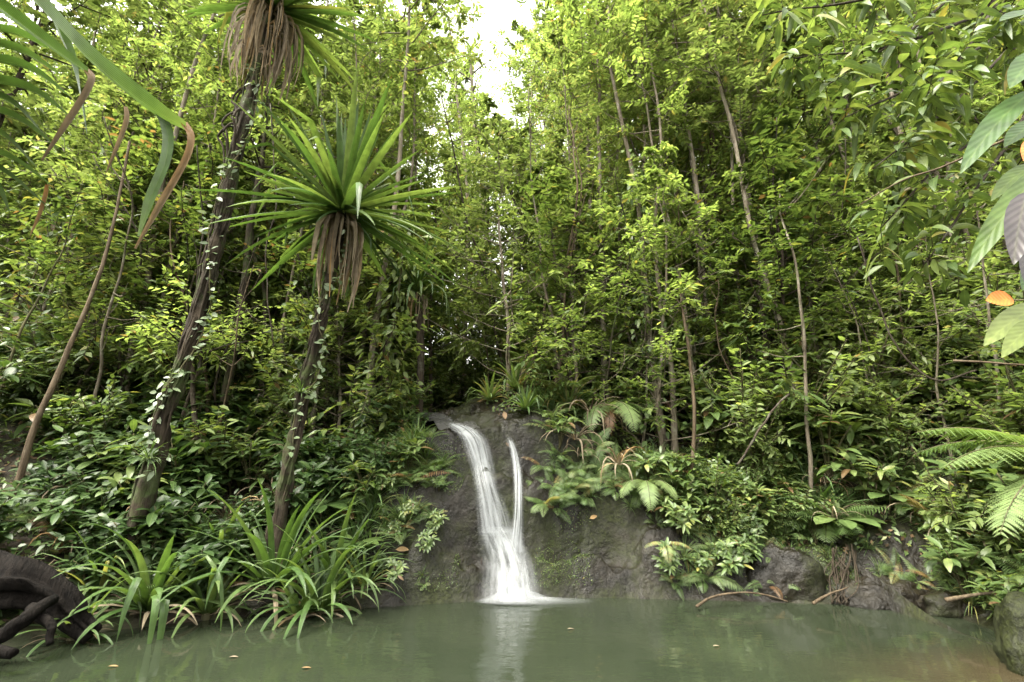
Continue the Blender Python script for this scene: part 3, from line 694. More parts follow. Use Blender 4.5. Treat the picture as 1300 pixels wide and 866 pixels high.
for k in range(3): lib('dark_tree', ('mid', 'soft', 'mid')[k], tree(13, .1, .1, 2.5, (56, 40, 62)[k], 12, 13, (.18, .26, .14)[k], (.08, .12, .055)[k], T_LO, tM, 1.2, 'bark'))
for k in range(3): lib('slender_tree', 'bright', tree(12, .06, .3, 1.6, 34, 9, 11, .15, .06, T_LO, tB, 1.3, 'palebark'))
for k in range(2): lib('understory_tree', ('soft', 'bright')[k], tree(6.5, .045, .06, 1.6, 44, 9, 10, .16, .068, T_LO, tB, .9, 'palebark'))
for k in range(2): lib('low_tree', 'mid', tree(6.0, .05, .06, 1.6, 40, 9, 10, .18, .075, T_LO, tM, .9, 'bark'))
for k in range(3): lib('pale_pole_tree', ('soft', 'bright', 'soft')[k], tree(12, .06, .6, 1.5, 22, 8, 11, .16, .07, T_LO, tB, .9, 'palebark', bend=.5))
def vinecol(H, n, L, t, tn):
    sb, lb = MB(), MB(); C = curve([(0, 0, -.1), (.1, .05, H * .35), (-.08, 0, H * .7), (.12, .05, H)], 24, .05, random.randrange(99)); tube(sb, C, np.linspace(.03, .01, 24), 5)
    i = RNG.integers(0, 24, n); r_ = rv(n) * [.62, .62, .2] * (RNG.random((n, 1)) ** .5); P = C[i] + r_
    leaves(lb, P, nrm(r_ * [1, 1, 0] * 2 + rv(n) * .5 - [0, 0, .5]), nrm(r_ + [0, 0, .35] + rv(n) * .4), L * RNG.uniform(.6, 1.2, n), L * .5, t, tn(n), .3)
    return [('vine_stem', sb, 'stem'), ('vine_leaves', lb)]
for k in range(3): lib('leafy_climber', ('mid', 'bright', 'mid')[k], vinecol(4.5, 560, (.12, .16, .2)[k], T_MD, tM))

# ------------------------------------------------------------------ screw pines (pandanus)
def rosette(mb, p, n, L, W, e0, e1, bend, axis=(0, 0), kinks=.12, tl=(.2, .75), seg=8, azs=None):
    for k in range(n):
        az = (k * 2.39996 + random.uniform(-.35, .35)) if azs is None else random.uniform(*azs)
        u = (k + .5) / n; e = e0 + (e1 - e0) * u + random.uniform(-.2, .2)
        e += axis[0] * math.cos(az) + axis[1] * math.sin(az)
        strap(mb, np.array(p) + [math.cos(az) * .05, math.sin(az) * .05, u * .22], az, min(e, 1.5), L * random.uniform(.7, 1.12) * (1 - .12 * u), W * random.uniform(.85, 1.15), bend * random.uniform(.5, 1.4) * (1.25 - u), seg, .26, random.uniform(*tl) if random.random() > .03 else .97, (random.uniform(.55, .85), random.uniform(.8, 1.7)) if random.random() < kinks else None, 1.5, 3.5)
def skirt(mb, p, n, L, W, spread=.3):
    for k in range(n):
        az = k * 2.4 + random.uniform(-.3, .3); L1 = L * random.uniform(.45, 1.1)
        a = np.array(p) + [math.cos(az) * .08, math.sin(az) * .08, -random.uniform(0, .15)]
        o = np.array([math.cos(az), math.sin(az), 0]) * spread * random.uniform(.3, 1.1)
        pts = curve([a, a + o * .8 + [0, 0, -L1 * .15], a + o + [0, 0, -L1 * .6], a + o * .9 + [random.uniform(-.06, .06), random.uniform(-.06, .06), -L1]], 8)
        w = W * random.uniform(.5, 1.1) * np.array([.7, 1, 1, .95, .85, .7, .5, .2])
        ribbon(mb, pts, w, up=(math.cos(az + 1), math.sin(az + 1), .2), fold=random.uniform(.1, .45), tint=random.uniform(.1, .95))

def pandanus(label, trunk_px, Yb, Yt, r, crown, skirtp, name='screw_pine'):
    n = len(trunk_px); pts = [at(px, py, Yb + (Yt - Yb) * i / (n - 1)) for i, (px, py) in enumerate(trunk_px)]
    base = pts[0].copy(); base[2] = hz(base[0], base[1]); pts[0][2] = min(pts[0][2], base[2]) - .1
    t = thing(name, label, 'screw pine', base)
    mb = MB(); C2 = curve(pts, 150, .03, 4); f = np.linspace(0, 1, 150)
    tube(mb, C2, r * (1.25 - .4 * f + .5 * np.exp(-f * 14)) * (1 + .1 * vn(np.stack([f * 40, f * 0, f * 0], -1), 3)), 22, rough=.4)
    C = curve(pts, 44, .03, 4); f = np.linspace(0, 1, 44)
    # thin roots and creepers gripping the trunk
    for k in range(15):
        ph = random.random() * 6.28; i0 = random.randrange(0, 24); i1 = i0 + random.randrange(12, 24); i1 = min(i1, 43)
        q = [C[i] + r * (1.3 - .35 * f[i]) * np.array([math.cos(ph + i * .12), math.sin(ph + i * .12), 0]) for i in range(i0, i1, 2)]
        tube(mb, curve(q, 24, .02, k), .016, 5)
    for k in range(7):
        a = k * .9 + .2; q = [C[2] + [0, 0, random.uniform(0, .3)], C[1] + np.array([math.cos(a), math.sin(a), 0]) * r * 2 , base + np.array([math.cos(a), math.sin(a), 0]) * r * 3.2]
        q[-1][2] = hz(q[-1][0], q[-1][1]) - .05
        tube(mb, curve(q, 8), .03, 6)
    part('trunk', mb, 'mossbark', t)
    top = C[-1]
    mb = MB(); crown(mb, top); part('leaf_rosette', mb, 'strap', t)
    mb = MB(); skirtp(mb, top); part('dead_leaves', mb, 'dead', t)
    return t, C

def crown2(mb, p):
    rosette(mb, p, 92, 2.1, .112, -.42, 1.5, .4, kinks=.2, tl=(.35, .92), seg=10)
    rosette(mb, p, 16, 1.4, .085, -.6, -.1, .4, kinks=.1, tl=(.1, .5), seg=10)
def skirt2(mb, p):
    skirt(mb, p + [0, 0, -.02], 46, 1.35, .075, .27)
P2 = pandanus('screw pine with a full round head of green sword leaves and brown skirt',
              [(352, 655), (372, 560), (392, 470), (412, 380), (428, 300), (434, 272)], 7.1, 6.9, .072, crown2, skirt2)
def crown1(mb, p):
    rosette(mb, p, 70, 1.9, .125, -.2, 1.4, .45, kinks=.15, tl=(.2, .75), seg=9)
    rosette(mb, p + [0, 0, -.05], 16, 1.5, .09, -.1, .25, .5, tl=(.4, .8), seg=9)
def skirt1(mb, p):
    skirt(mb, p, 75, 1.35, .055, .46); skirt(mb, p + [-.05, 0, -.35], 60, 1.1, .045, .36)
    skirt(mb, p + [-.15, -.02, -.8], 36, .7, .04, .26)
P1 = pandanus('tall leaning screw pine wrapped in pale-leaved creeper, its head cut off by the top edge',
              [(162, 700), (190, 600), (218, 505), (252, 390), (280, 270), (305, 170), (332, 70), (346, 12)], 6.5, 6.2, .084, crown1, skirt1)
# looped dead roots under the head of the tall one
mb = MB(); C = P1[1]
for k in range(9):
    i = 31 + k % 4; p = C[i]; a = random.uniform(2.2, 4.6); b = np.array([math.cos(a), math.sin(a) * .6, 0])
    tube(mb, curve([p, p + b * .2 + [0, 0, .03], p + b * .32 + [0, 0, -.18], p + b * .2 + [0, 0, -.42], C[i - 6]], 24), random.uniform(.01, .02), 6)
part('hanging_roots', mb, 'bark', P1[0])

# creepers on the two trunks
def creeper(label, C, i0, i1, n, L, side, mat='pale'):
    base = C[i0]; t = thing('creeper', label, 'climbing plant', base)
    sb, lb = MB(), MB(); q = []
    for i in range(i0, i1):
        ph = side + .9 * math.sin(i * .45); q.append(C[i] + .15 * np.array([math.cos(ph), math.sin(ph), 0]))
    tube(sb, curve(q, 60, .02), .009, 5); q = np.array(q)
    k = RNG.integers(0, len(q), n); P = q[k] + RNG.normal(size=(n, 3)) * [.05, .03, .06]
    D = nrm(np.stack([RNG.normal(0, 1, n), RNG.uniform(-1, .1, n), RNG.uniform(-.9, .5, n)], -1))
    U = nrm(np.stack([RNG.normal(0, .3, n), np.full(n, -.9), RNG.uniform(.2, 1, n)], -1)) + rv(n) * .5
    leaves(lb, P, D, U, L * RNG.uniform(.6, 1.2, n), L * .55 * RNG.uniform(.8, 1.2, n), T_MD, RNG.random(n), .15)
    part('vine_stem', sb, 'stem', t); part('vine_leaves', lb, mat, t)
creeper('pale-leaved creeper climbing the tall leaning screw pine trunk', P1[1], 6, 36, 190, .115, -1.0)
creeper('sparse pale creeper on the trunk of the full-headed screw pine', P2[1], 8, 36, 80, .12, -.6)
def epiphyte(label, p, n=26, L=.4):
    mb = MB()
    for k in range(n):
        az = random.uniform(-3.4, .3); strap(mb, p, az, random.uniform(-.1, 1.2), L * random.uniform(.5, 1.1), .016, 1.2, 6, .2, random.uniform(.5, .95))
    t = thing('epiphyte', label, 'plant', p); part('foliage', mb, 'strap', t)
epiphyte('grassy tuft perched low on the tall leaning screw pine trunk', P1[1][7] + [.02, -.15, 0], 36, .42)
epiphyte('grassy tuft growing on the lower trunk of the full-headed screw pine', P2[1][14] + [.04, -.12, 0], 36, .4)

# screw pine whose head is out of the frame, top left: its long leaves hang in
def leaf_px(mb, pts, w, up=(.3, .3, .9), tint=.5, n=18, taper=True, fold=.16, prof=None):
    P = curve([at(*p) for p in pts], n); f = np.linspace(0, 1, n)
    W = w * (np.interp(f, [0, .2, .75, 1], prof) if prof else (np.minimum(1, .7 + f) * (1 - .9 * f ** 4) if taper else np.ones(n)))
    ribbon(mb, P, W, up=up, fold=fold, tint=np.interp(f, np.linspace(0, 1, len(tint)), tint) if np.ndim(tint) else tint)
t = thing('screw_pine', 'screw pine beside the camera whose long bent leaves hang in at top left', 'screw pine', (-3.2, .9, hz(-3.2, .9)))
lb, sb = MB(), MB(); dbs = [MB() for _ in range(4)]
hd = np.array([-2.55, 1.35, 3.55])
leaf_px(lb, [(-120, -150, 1.5), (20, -25, 1.7), (105, 66, 1.78), (185, 132, 1.84), (236, 162, 1.88)], .15, tint=(.45, .4, .45, .6, .88), prof=(.8, 1, .9, .38))
leaf_px(dbs[0], [(234, 158, 1.88), (243, 176, 1.87), (236, 205, 1.87), (206, 258, 1.87), (172, 316, 1.88)], .036, fold=.42, up=(.4, -.9, .2), tint=(1., .8, .75, .5), prof=(.8, .8, .8, .25))
leaf_px(lb, [(-110, -70, 1.6), (0, 10, 1.8), (60, 55, 1.9), (112, 92, 1.95)], .12, tint=(.2, .25, .35, .4), prof=(.9, 1, .85, .4))
leaf_px(dbs[1], [(110, 90, 1.95), (117, 104, 1.95), (98, 140, 1.94), (54, 204, 1.94)], .034, fold=.42, up=(.4, -.9, .2), tint=(.7, .3, .1), prof=(.7, .9, .9, .3))
leaf_px(lb, [(200, 140, 1.9), (213, 168, 1.9), (210, 205, 1.9), (190, 255, 1.91), (176, 300, 1.92)], .045, up=(.4, -.9, .2), tint=(.6, .5, .85), prof=(.6, 1, .9, .2))
leaf_px(lb, [(-140, -140, 1.7), (40, -10, 1.95), (80, 50, 2.1), (98, 105, 2.2), (110, 170, 2.2)], .09, tint=.35)
for a, b, c, ti in (((-60, 52), (20, 62), (78, 96), .5), ((-60, 110), (10, 128), (60, 176), .3), ((-60, 150), (0, 170), (48, 214), .5), ((-60, 200), (0, 216), (60, 262), .35), ((-60, 10), (10, 18), (50, 34), .4), ((-60, 30), (20, 42), (62, 62), .35), ((-60, 70), (30, 84), (88, 122), .3), ((-70, 95), (30, 110), (92, 150), .4), ((-60, 125), (20, 150), (75, 190), .35), ((-60, 180), (10, 200), (66, 236), .45), ((-50, 215), (-10, 232), (12, 270), .4)):
    leaf_px(lb, [(*a, 2.0), (*b, 2.15), (*c, 2.25)], .085, up=(.3, .2, .9), tint=ti)
leaf_px(dbs[2], [(160, 136, 2.1), (161, 155, 2.1), (150, 185, 2.1), (134, 222, 2.1)], .024, fold=.4, up=(.4, -.9, .2), tint=(.8, .5))
leaf_px(dbs[3], [(60, 235, 2.25), (58, 250, 2.25), (50, 275, 2.25), (38, 300, 2.25)], .02, fold=.4, up=(.4, -.9, .2), tint=(.9, .6))
rosette(lb, hd, 30, 1.2, .1, -.1, 1.4, .5, azs=(1.9, 4.6))
tube(sb, curve([(-3.2, .9, hz(-3.2, .9) - .1), (-3.1, 1.0, 1.6), (-2.75, 1.25, 3.0), hd], 14, .02), .1, 12, rough=.15)
part('trunk', sb, 'mossbark', t); part('leaf_rosette', lb, 'strap', t); 
for d_ in dbs: part('dead_leaf_tip', d_, 'tip', t)

# small screw pines further back
def small_pandanus(label, px, py, Y, n, L, W, e0, e1, bend, sk):
    p = at(px, py, Y); b = np.array([p[0] + .15, p[1] + .1, 0]); b[2] = hz(b[0], b[1])
    t = thing('screw_pine', label, 'screw pine', b)
    mb = MB(); tube(mb, curve([b - [0, 0, .1], (b + p) / 2 + [.05, 0, 0], p], 10), [.075] * 10, 9, rough=.15); part('trunk', mb, 'bark', t)
    mb = MB(); rosette(mb, p, n, L, W, e0, e1, bend); part('leaf_rosette', mb, 'strap', t)
    mb = MB(); skirt(mb, p, sk, L * .6, W * .9, .2); part('dead_leaves', mb, 'dead', t)
small_pandanus('small screw pine with long drooping leaves behind the full-headed one', 530, 372, 9.4, 48, 1.25, .06, .1, 1.3, 2.2, 12)
small_pandanus('short screw pine with a dark bunch of dead leaves, high above the ferns', 735, 322, 11.5, 44, 1.1, .08, -.1, 1.3, .9, 40)
small_pandanus('dark-headed screw pine seen against the sky right of the tall slender tree', 662, 205, 16, 50, 1.7, .09, -.5, 1.4, 1.2, 30)

# ------------------------------------------------------------------ waterside strap-leaved clumps, left
def clump(label, px, py, Y, n, L, W, bend, extra=()):
    p = at(px, py, Y); p[2] = max(hz(p[0], p[1]), -.02)
    t = thing('strap_leaved_clump', label, 'plant', p); mb = MB()
    for k in range(n):
        az = k * 2.4 + random.uniform(-.3, .3); u = (k + .5) / n; e = .35 + 1.1 * u
        strap(mb, p + [math.cos(az) * .05, math.sin(az) * .05, .05], az, e, L * random.uniform(.7, 1.15), W * random.uniform(.8, 1.15), bend * random.uniform(.7, 1.4) * (1.3 - .6 * u), 10, .2, random.uniform(.4, .84), (random.uniform(.5, .8), random.uniform(.5, 1.4)) if random.random() < .2 else None)
    part('foliage', mb, 'strap', t)
    mb = MB()
    for k in range(max(4, n // 4)):
        az = k * 2.4 + 1; strap(mb, p + [math.cos(az) * .06, math.sin(az) * .06, .03], az, random.uniform(-.1, .6), L * random.uniform(.35, .7), W * .6, 1.2, 7, .3, random.uniform(.2, .9))
    part('dead_leaves', mb, 'dead', t)
    st = MB(); tube(st, [p - [0, 0, .15], p + [0, 0, .12]], [.06, .05], 9, rough=.1); part('leaf_base', st, 'stem', t)
clump('long-leaved strap clump with leaf tips in the pool, left of the others', 195, 752, 6.3, 44, 1.45, .095, 1.4)
clump('upright bright strap clump at the water below the full-headed screw pine', 348, 735, 6.85, 40, 1.5, .1, 1.05)
clump('drooping strap clump leaning over the water nearest the rock', 408, 752, 6.75, 36, 1.25, .085, 1.5)
clump('small thin-leaved strap clump between the charred log and the long-leaved clump', 128, 745, 6.3, 30, 1.0, .05, 1.5)
clump('dim strap clump tucked behind the two upright clumps', 275, 725, 7.0, 34, 1.2, .07, 1.3)
clump('low strap clump at the foot of the rock, left of the fall', 462, 745, 7.1, 30, .8, .045, 1.4)

clump('bright strap clump at the water between the long-leaved clump and the upright one', 265, 765, 6.45, 30, .95, .07, 1.4)
clump('low strap clump at the water just right of the charred log', 98, 790, 5.7, 26, .7, .045, 1.4)
clump('strap clump behind the drooping one, under the full-headed screw pine', 425, 715, 7.2, 34, 1.2, .075, 1.2)
clump('short strap clump at the water between the upright and drooping clumps', 380, 770, 6.55, 26, .75, .06, 1.5)

# ------------------------------------------------------------------ log, pole, boulder, sticks, fallen leaves
p = at(40, 790, 5.6); t = thing('driftwood_log', 'charred black tree stump with gnarled roots lying in the water', 'log', (p[0], p[1], 0))
mb = MB()
tube(mb, curve([at(-120, 715, 5.3), at(-30, 740, 5.4), at(30, 742, 5.45), at(80, 765, 5.5), at(112, 806, 5.5)], 36, .05, 3), np.linspace(.27, .07, 36) * .82, 30, rough=.9)
part('stump', mb, 'log', t)
for q, r0 in (([(-40, 812, 5.0), (0, 808, 4.95), (28, 790, 4.95), (52, 772, 5.1), (70, 760, 5.35)], .075), ([(40, 772, 5.2), (62, 790, 5.1), (66, 818, 5.05)], .05), ([(-60, 800, 4.9), (-20, 822, 4.75), (20, 830, 4.7)], .07)):
    mb = MB(); c = curve([at(*a) for a in q], 16, .02); tube(mb, c, np.linspace(r0, r0 * .55, 16), 10, rough=.35); part('root', mb, 'log', t)

b = at(8, 640, 6.6); b[2] = hz(b[0], b[1]); t = thing('bare_pole_tree', 'thin bare tan trunk leaning at the far left above the log', 'tree', b)
mb = MB(); tube(mb, curve([b - [0, 0, .1], at(40, 560, 6.7), at(84, 450, 6.8), at(118, 370, 7.0), at(140, 300, 7.1), at(165, 180, 7.2)], 30, .02, 8), np.linspace(.046, .02, 30), 9, rough=.15); part('trunk', mb, 'polebark', t)
mb = MB(); q = at(165, 180, 7.2)
for k in range(14): twig_leaves(mb, None, q + rv(1)[0] * .1, q + rv(1)[0] * .7 + [0, 0, .2], 8, .16, .07, T_MD, tM)
part('crown', mb, 'mid', t)

def boulder(label, c, rad, seed, mat='rock', sq=.75):
    mb = MB(); n, m = 40, 28
    th = np.linspace(0, 2 * math.pi, n)[:, None]; ph = np.linspace(-1.5, 1.55, m)[None]
    d = np.stack([np.cos(th) * np.cos(ph), np.sin(th) * np.cos(ph), np.sin(ph) + 0 * th], -1)
    k = 1 + .28 * fbm(d * 1.4 + seed * 3.1, 4, seed) 
    V = d * k[..., None] * np.array(rad) + np.array(c)
    th_c = np.zeros((n, m, 4)); grid(mb, V[..., 0], V[..., 1], V[..., 2], th_c)
    t = thing('boulder', label, 'rock', (c[0], c[1], 0 if c[2] < .4 else c[2])); part('stone', mb, mat, t)
p = at(1298, 800, 4.75); boulder('mossy rounded boulder at the right edge of the pool', (p[0] + .22, p[1] + .1, .12), (.34, .34, .44), 3, 'mossrock')
p = rc(1125, 752, 6.); boulder('low flat rock at the waterline under the right bank', (p[0], p[1] + .12, .08), (.62, .35, .3), 5)
p = rc(1215, 772, 5.5); boulder('small dark rock at the waterline next to the mossy boulder', (p[0], p[1] + .1, .06), (.4, .3, .22), 8)
p = rc(1010, 752, 6.); boulder('rounded rock bulge at the waterline below the broad-leaved seedling', (p[0], p[1] + .2, .2), (.55, .36, .5), 12)

def stick(label, pts, r):
    P = [at(*q) for q in pts]; t = thing('fallen_branch', label, 'branch', P[0]); mb = MB(); tube(mb, curve(P, 18, .015, 3), np.linspace(r, r * .4, 18), 7, rough=.15); part('branch_wood', mb, 'polebark', t)
stick('pale curved stick resting on the rock at the water, right of the fall', [(884, 770, 6.85), (905, 758, 7.0), (940, 752, 7.05), (975, 756, 7.0), (1000, 764, 6.9)], .018)
stick('thin stick poking from the roots into the pool', [(1032, 766, 6.6), (1050, 756, 6.7), (1075, 745, 6.8)], .02)
stick('dark fallen branch lying along the right waterline', [(1200, 762, 6.1), (1235, 756, 6.0), (1275, 750, 5.9)], .025)
stick('pale straight dead stick jutting in at right below the orange leaf', [(1210, 458, 4.6), (1260, 460, 4.3), (1320, 466, 4.0)], .012)
stick('bare dark twig slanting through the leaves at upper right', [(1275, 178, 4.2), (1200, 210, 4.5), (1140, 232, 4.8), (1088, 262, 5.1)], .014)

# floating and caught dead leaves
def loose(label, p, D, U, L, W, tint, mat, name='fallen_leaf'):
    mb = MB(); leaves(mb, [p], [D], [U], L, W, T_HI, tint, .1); t = thing(name, label, 'leaf', p); part('blade', mb, mat, t)
for (px, py, tn_, lb_) in ((136, 848, .9, 'tan fallen leaf floating near the left end of the pool'), (382, 850, .95, 'yellow-brown fallen leaf floating in the front of the pool'), (720, 800, .8, 'tiny dark fallen leaf floating just right of the foam'), (905, 822, .85, 'lone tan fallen leaf floating in the right half of the pool'), (290, 836, .7, 'small brown fallen leaf floating below the long-leaved strap clump')):
    d = ray(px, py); k = -CAMZ / d[2]; loose(lb_, (d[0] * k, d[1] * k, .012), (1, .3, 0), (0, 0, 1), .085, .035, tn_, 'dead')
p = rc(748, 660, 6.); loose('pinkish dead leaf stuck on the bare rock right of the fall', p + [0, -.05, .02], (1, -.2, .5), (0, -1, .5), .13, .06, .95, 'dead')
p = rc(642, 565, 6.); loose('rusty leaf lying at the top of the rock between the two streams', p + [0, -.04, .04], (.6, -.3, -.6), (0, -.8, .6), .1, .055, .2, 'litter')
p = rc(640, 530, 6.); loose('red-brown dead leaf on the bank above the thin stream', p + [0, -.06, .1], (.2, -.3, -1), (0, -1, .2), .14, .08, .9, 'litter')
p = rc(503, 700, 6.); loose('pale dead leaf on the mossy rock left of the fall', p + [0, -.05, .03], (1, -.2, .1), (0, -.7, .7), .2, .08, .9, 'dead')
loose('bright orange dying leaf standing out at the right edge', at(1289, 381, 3.6), (-1, .05, .1), (.05, -.95, .25), .225, .15, .4, 'rust', 'orange_leaf')
mb = MB(); tube(mb, curve([at(1287, 381, 3.6), at(1310, 379, 3.5), at(1360, 360, 3.25), at(1420, 300, 3.0)], 12), .006, 5); part('leaf_stalk', mb, 'stem', bpy.data.objects['orange_leaf'])

# ------------------------------------------------------------------ big ribbed leaves hanging in at right
t = thing('big_leaved_tree', 'big ribbed leaves of a tree hanging in at the right edge', 'tree', (4.6, 2.2, hz(4.6, 2.2)))
lb, pb_, sb = MB(), MB(), MB()
def big(mb, base, tip, wpx, Y, tint, up=(-.1, -.8, .6), dz=0.):
    a, b = at(*base, Y), at(*tip, Y - .15); L = np.linalg.norm(b - a)
    leaves(mb, [a], [b - a], [up], L, wpx / F * Y * 1.05, T_HI, tint, .22)
for args in (((1322, 108), (1207, 180), 34, 2.9, .5), ((1330, 62), (1274, 90), 36, 2.9, .55), ((1345, 200), (1214, 296), 30, 2.8, .7), ((1330, 152), (1268, 166), 28, 3.1, .45), ((1325, 205), (1250, 230), 24, 3.0, .74), ((1335, 385), (1240, 408), 30, 2.9, .96), ((1330, 404), (1264, 428), 24, 2.8, .93), ((1340, 20), (1262, 8), 36, 3.0, .4), ((1330, 330), (1292, 350), 24, 3.0, .4)):
    big(lb, *args)
big(pb_, (1306, 240), (1278, 308), 34, 2.6, .4, (-.4, -.9, .2)); big(pb_, (1318, 300), (1298, 346), 30, 2.7, .3, (-.4, -.9, .1))
tp = at(1420, -60, 3.0)
tube(sb, curve([(4.6, 2.2, hz(4.6, 2.2) - .1), (4.5, 2.5, 2.2), at(1420, 200, 3.0), tp], 16, .03), np.linspace(.09, .05, 16), 10, rough=.1)
for q in ((1330, 100), (1330, 180), (1345, 380), (1330, 40), (1310, 235)):
    a = at(*q, 2.85); tube(sb, curve([at(1418, q[1] + 30, 3.0), (at(1418, q[1], 3.) + a) / 2 + [0, 0, .04], a], 6), .014, 6)
part('trunk', sb, 'bark', t); part('crown', lb, 'big', t); part('dull_purple_leaf', pb_, 'purple', t, 'dull purple-grey leaves turned edge on')
red = MB(); big(red, (1320, 176), (1294, 188), 20, 2.65, 0.); part('red_leaf', red, 'rust', t, 'reddish dying leaf')

# broad-leaved tree leaning out over the pool, upper right
b = gp(1365, 7.6); t = thing('broadleaf_tree', 'broad-leaved tree with hanging glossy leaves reaching over from the upper right', 'tree', b)
sb, lb = MB(), MB()
sp = curve([b - [0, 0, .2], b + [.05, -.1, 2.0], at(1330, 160, 6.9), at(1262, 10, 6.3), at(1210, -90, 5.9)], 24, .03, 3); tube(sb, sp, np.linspace(.1, .04, 24), 10, rough=.1)
limbs = [((1262, 10, 6.3), (1130, 60, 5.6), (1010, 75, 5.4)), ((1275, 40, 6.4), (1160, 110, 5.6), (1075, 150, 5.3)), ((1283, 60, 6.5), (1190, 150, 5.7), (1110, 215, 5.4)), ((1236, -40, 6.1), (1100, 0, 5.5), (970, 20, 5.3)), ((1312, 130, 6.8), (1200, 205, 6.0), (1120, 290, 5.6)), ((1305, 110, 6.7), (1270, 40, 5.8), (1290, 0, 5.2)), ((1312, 130, 6.8), (1240, 240, 6.0), (1180, 330, 5.7)), ((1236, -40, 6.1), (1170, 30, 5.6), (1050, 110, 5.5)), ((1262, 10, 6.3), (1215, 80, 5.4), (1180, 120, 5.0))]
for L3 in limbs:
    C = curve([at(*q) for q in L3], 12, .03, 2); tube(sb, C, np.linspace(.03, .008, 12), 6)
    for k in range(22):
        a = C[RNG.integers(3, 12)]; q = a + nrm(rv(1)[0] * [1, 1, .8] + [-.3, -.1, -.1]) * RNG.uniform(.25, .6)
        twig_leaves(lb, sb, a, q, 6, .25, .098, T_HI, lambda n: tints(n, .3, .85, .02), droop=.7, up=.6)
part('trunk', sb, 'bark', t); part('crown', lb, 'mid', t)

FEAT = [(915, 425, 40, 11.4), (1075, 720, 45, 6.6), (195, 720, 60, 6.3), (350, 700, 50, 6.8), (408, 730, 45, 6.7), (50, 765, 70, 5.6), (1282, 780, 30, 4.8), (556, 522, 34, 9.6)]
# ------------------------------------------------------------------ ferns and broad rosettes that stand out
def fern_px(label, px, py, Y, fr, name='tree_fern', dead=(), bip=True, direct=False, lift=.16, rad=48):
    """fr: azimuth (degrees, 0 = picture right, -90 = to the viewer), elevation, length, bend, tint"""
    h = rc(px, py + 14, 5.0); q = max(.8, min(1.35, h[1] / Y)) if h[1] < Y * 1.6 else 1.; p = h + [0, -.1, lift] if h[1] < Y * 1.6 and not direct else at(px, py, Y)
    fr = [(a, e, L * q, b_, c) for a, e, L, b_, c in fr]; b = p.copy(); b[2] = hz(b[0], b[1]); b = b if direct else h + [0, .03, -.02]
    FEAT.append((px - 8, py + 25, rad, p[1]))
    t = thing(name, label, 'fern', b); lb, sb, db, dsb = MB(), MB(), MB(), MB()
    if p[2] - b[2] > .05: tube(sb, [b - [0, 0, .1], (b + p) / 2, p], [.05, .045, .04], 8, rough=.2)
    for az, el, L, bd, ti in fr: frond(lb, sb, p, R(az), el, L, bd, 26, L * .24, ti, bip)
    part('fronds', lb, 'fern', t); part('frond_stalks', sb, 'stem', t)
    if dead:
        for az, el, L, bd in dead: frond(db, dsb, p, R(az), el, L, bd, 20, L * .2, random.uniform(.96, 1), bip, .5, .5)
        part('dead_fronds', db, 'fern', t, 'withered brown fronds'); part('dead_stalks', dsb, 'polebark', t)
fern_px('pale grey-green fern drooping over the top of the rock right of the fall', 772, 530, 8.1,
        [(-165, .35, 1.0, .9, .72), (-120, .2, 1.05, 1.6, .75), (-75, .3, 1.1, 1.9, .8), (-35, .3, .9, 1.5, .6), (-150, .7, .8, 1.2, .5), (20, .6, .9, 1.2, .45), (120, .7, .8, 1.2, .4)], dead=[(-100, .1, 1.0, 1.9), (-140, 0, .8, 1.8)], lift=.4, rad=75)
fern_px('second drooping fern with brown fronds, just right of the pale one', 852, 515, 8.4,
        [(-80, .5, 1.0, 1.8, .74), (-40, .5, .9, 1.4, .65), (-130, .4, .9, 1.5, .7), (-170, .6, .8, 1.2, .6), (10, .6, .9, 1.3, .5), (90, .7, .8, 1.2, .4)], dead=[(-110, .2, .9, 1.8), (-60, .0, .8, 1.7)], lift=.4, rad=70)
fern_px('big feathery fern reaching in from the right edge above the pool', 1372, 585, 4.9,
        [(-176, .35, 1.1, .9, .8), (-165, -.05, 1.15, .9, .84), (172, .55, 1.1, .8, .7), (-150, -.3, 1.0, 1.0, .7), (-120, .2, .9, 1., .7), (150, .5, 1., 1., .6)], direct=True, rad=80)
fern_px('hanging dark fern beside the broad-leaved seedling', 1165, 640, 6.2,
        [(-95, .2, .7, 1.9, .62), (-60, .3, .75, 1.7, .6), (-150, .4, .6, 1.3, .5), (-20, .5, .6, 1.2, .5)])
fern_px('fern hanging down the bank under the pale ferns, tip near the water', 818, 610, 7.8,
        [(-100, .2, .8, 1.8, .6), (-60, .3, .7, 1.6, .66), (-140, .3, .7, 1.5, .6), (-20, .4, .7, 1.3, .55)])
fern_px('bright yellow-green fern low on the rock, right of the bare rock face', 842, 690, 7.4,
        [(-100, .2, .45, 1.6, .78), (-150, .4, .4, 1.1, .8), (-40, .4, .42, 1.2, .8)], 'fern_clump', bip=False)
fern_px('small fern with reddish dead frond above the charred log', 45, 660, 6.5,
        [(-60, .4, .7, 1.0, .6), (-10, .4, .8, 1.0, .55), (-110, .4, .6, 1.1, .6), (30, .6, .8, 1.0, .5), (170, .6, .7, 1.0, .5)], 'fern_clump', dead=[(-25, .1, .7, .9)], bip=False)

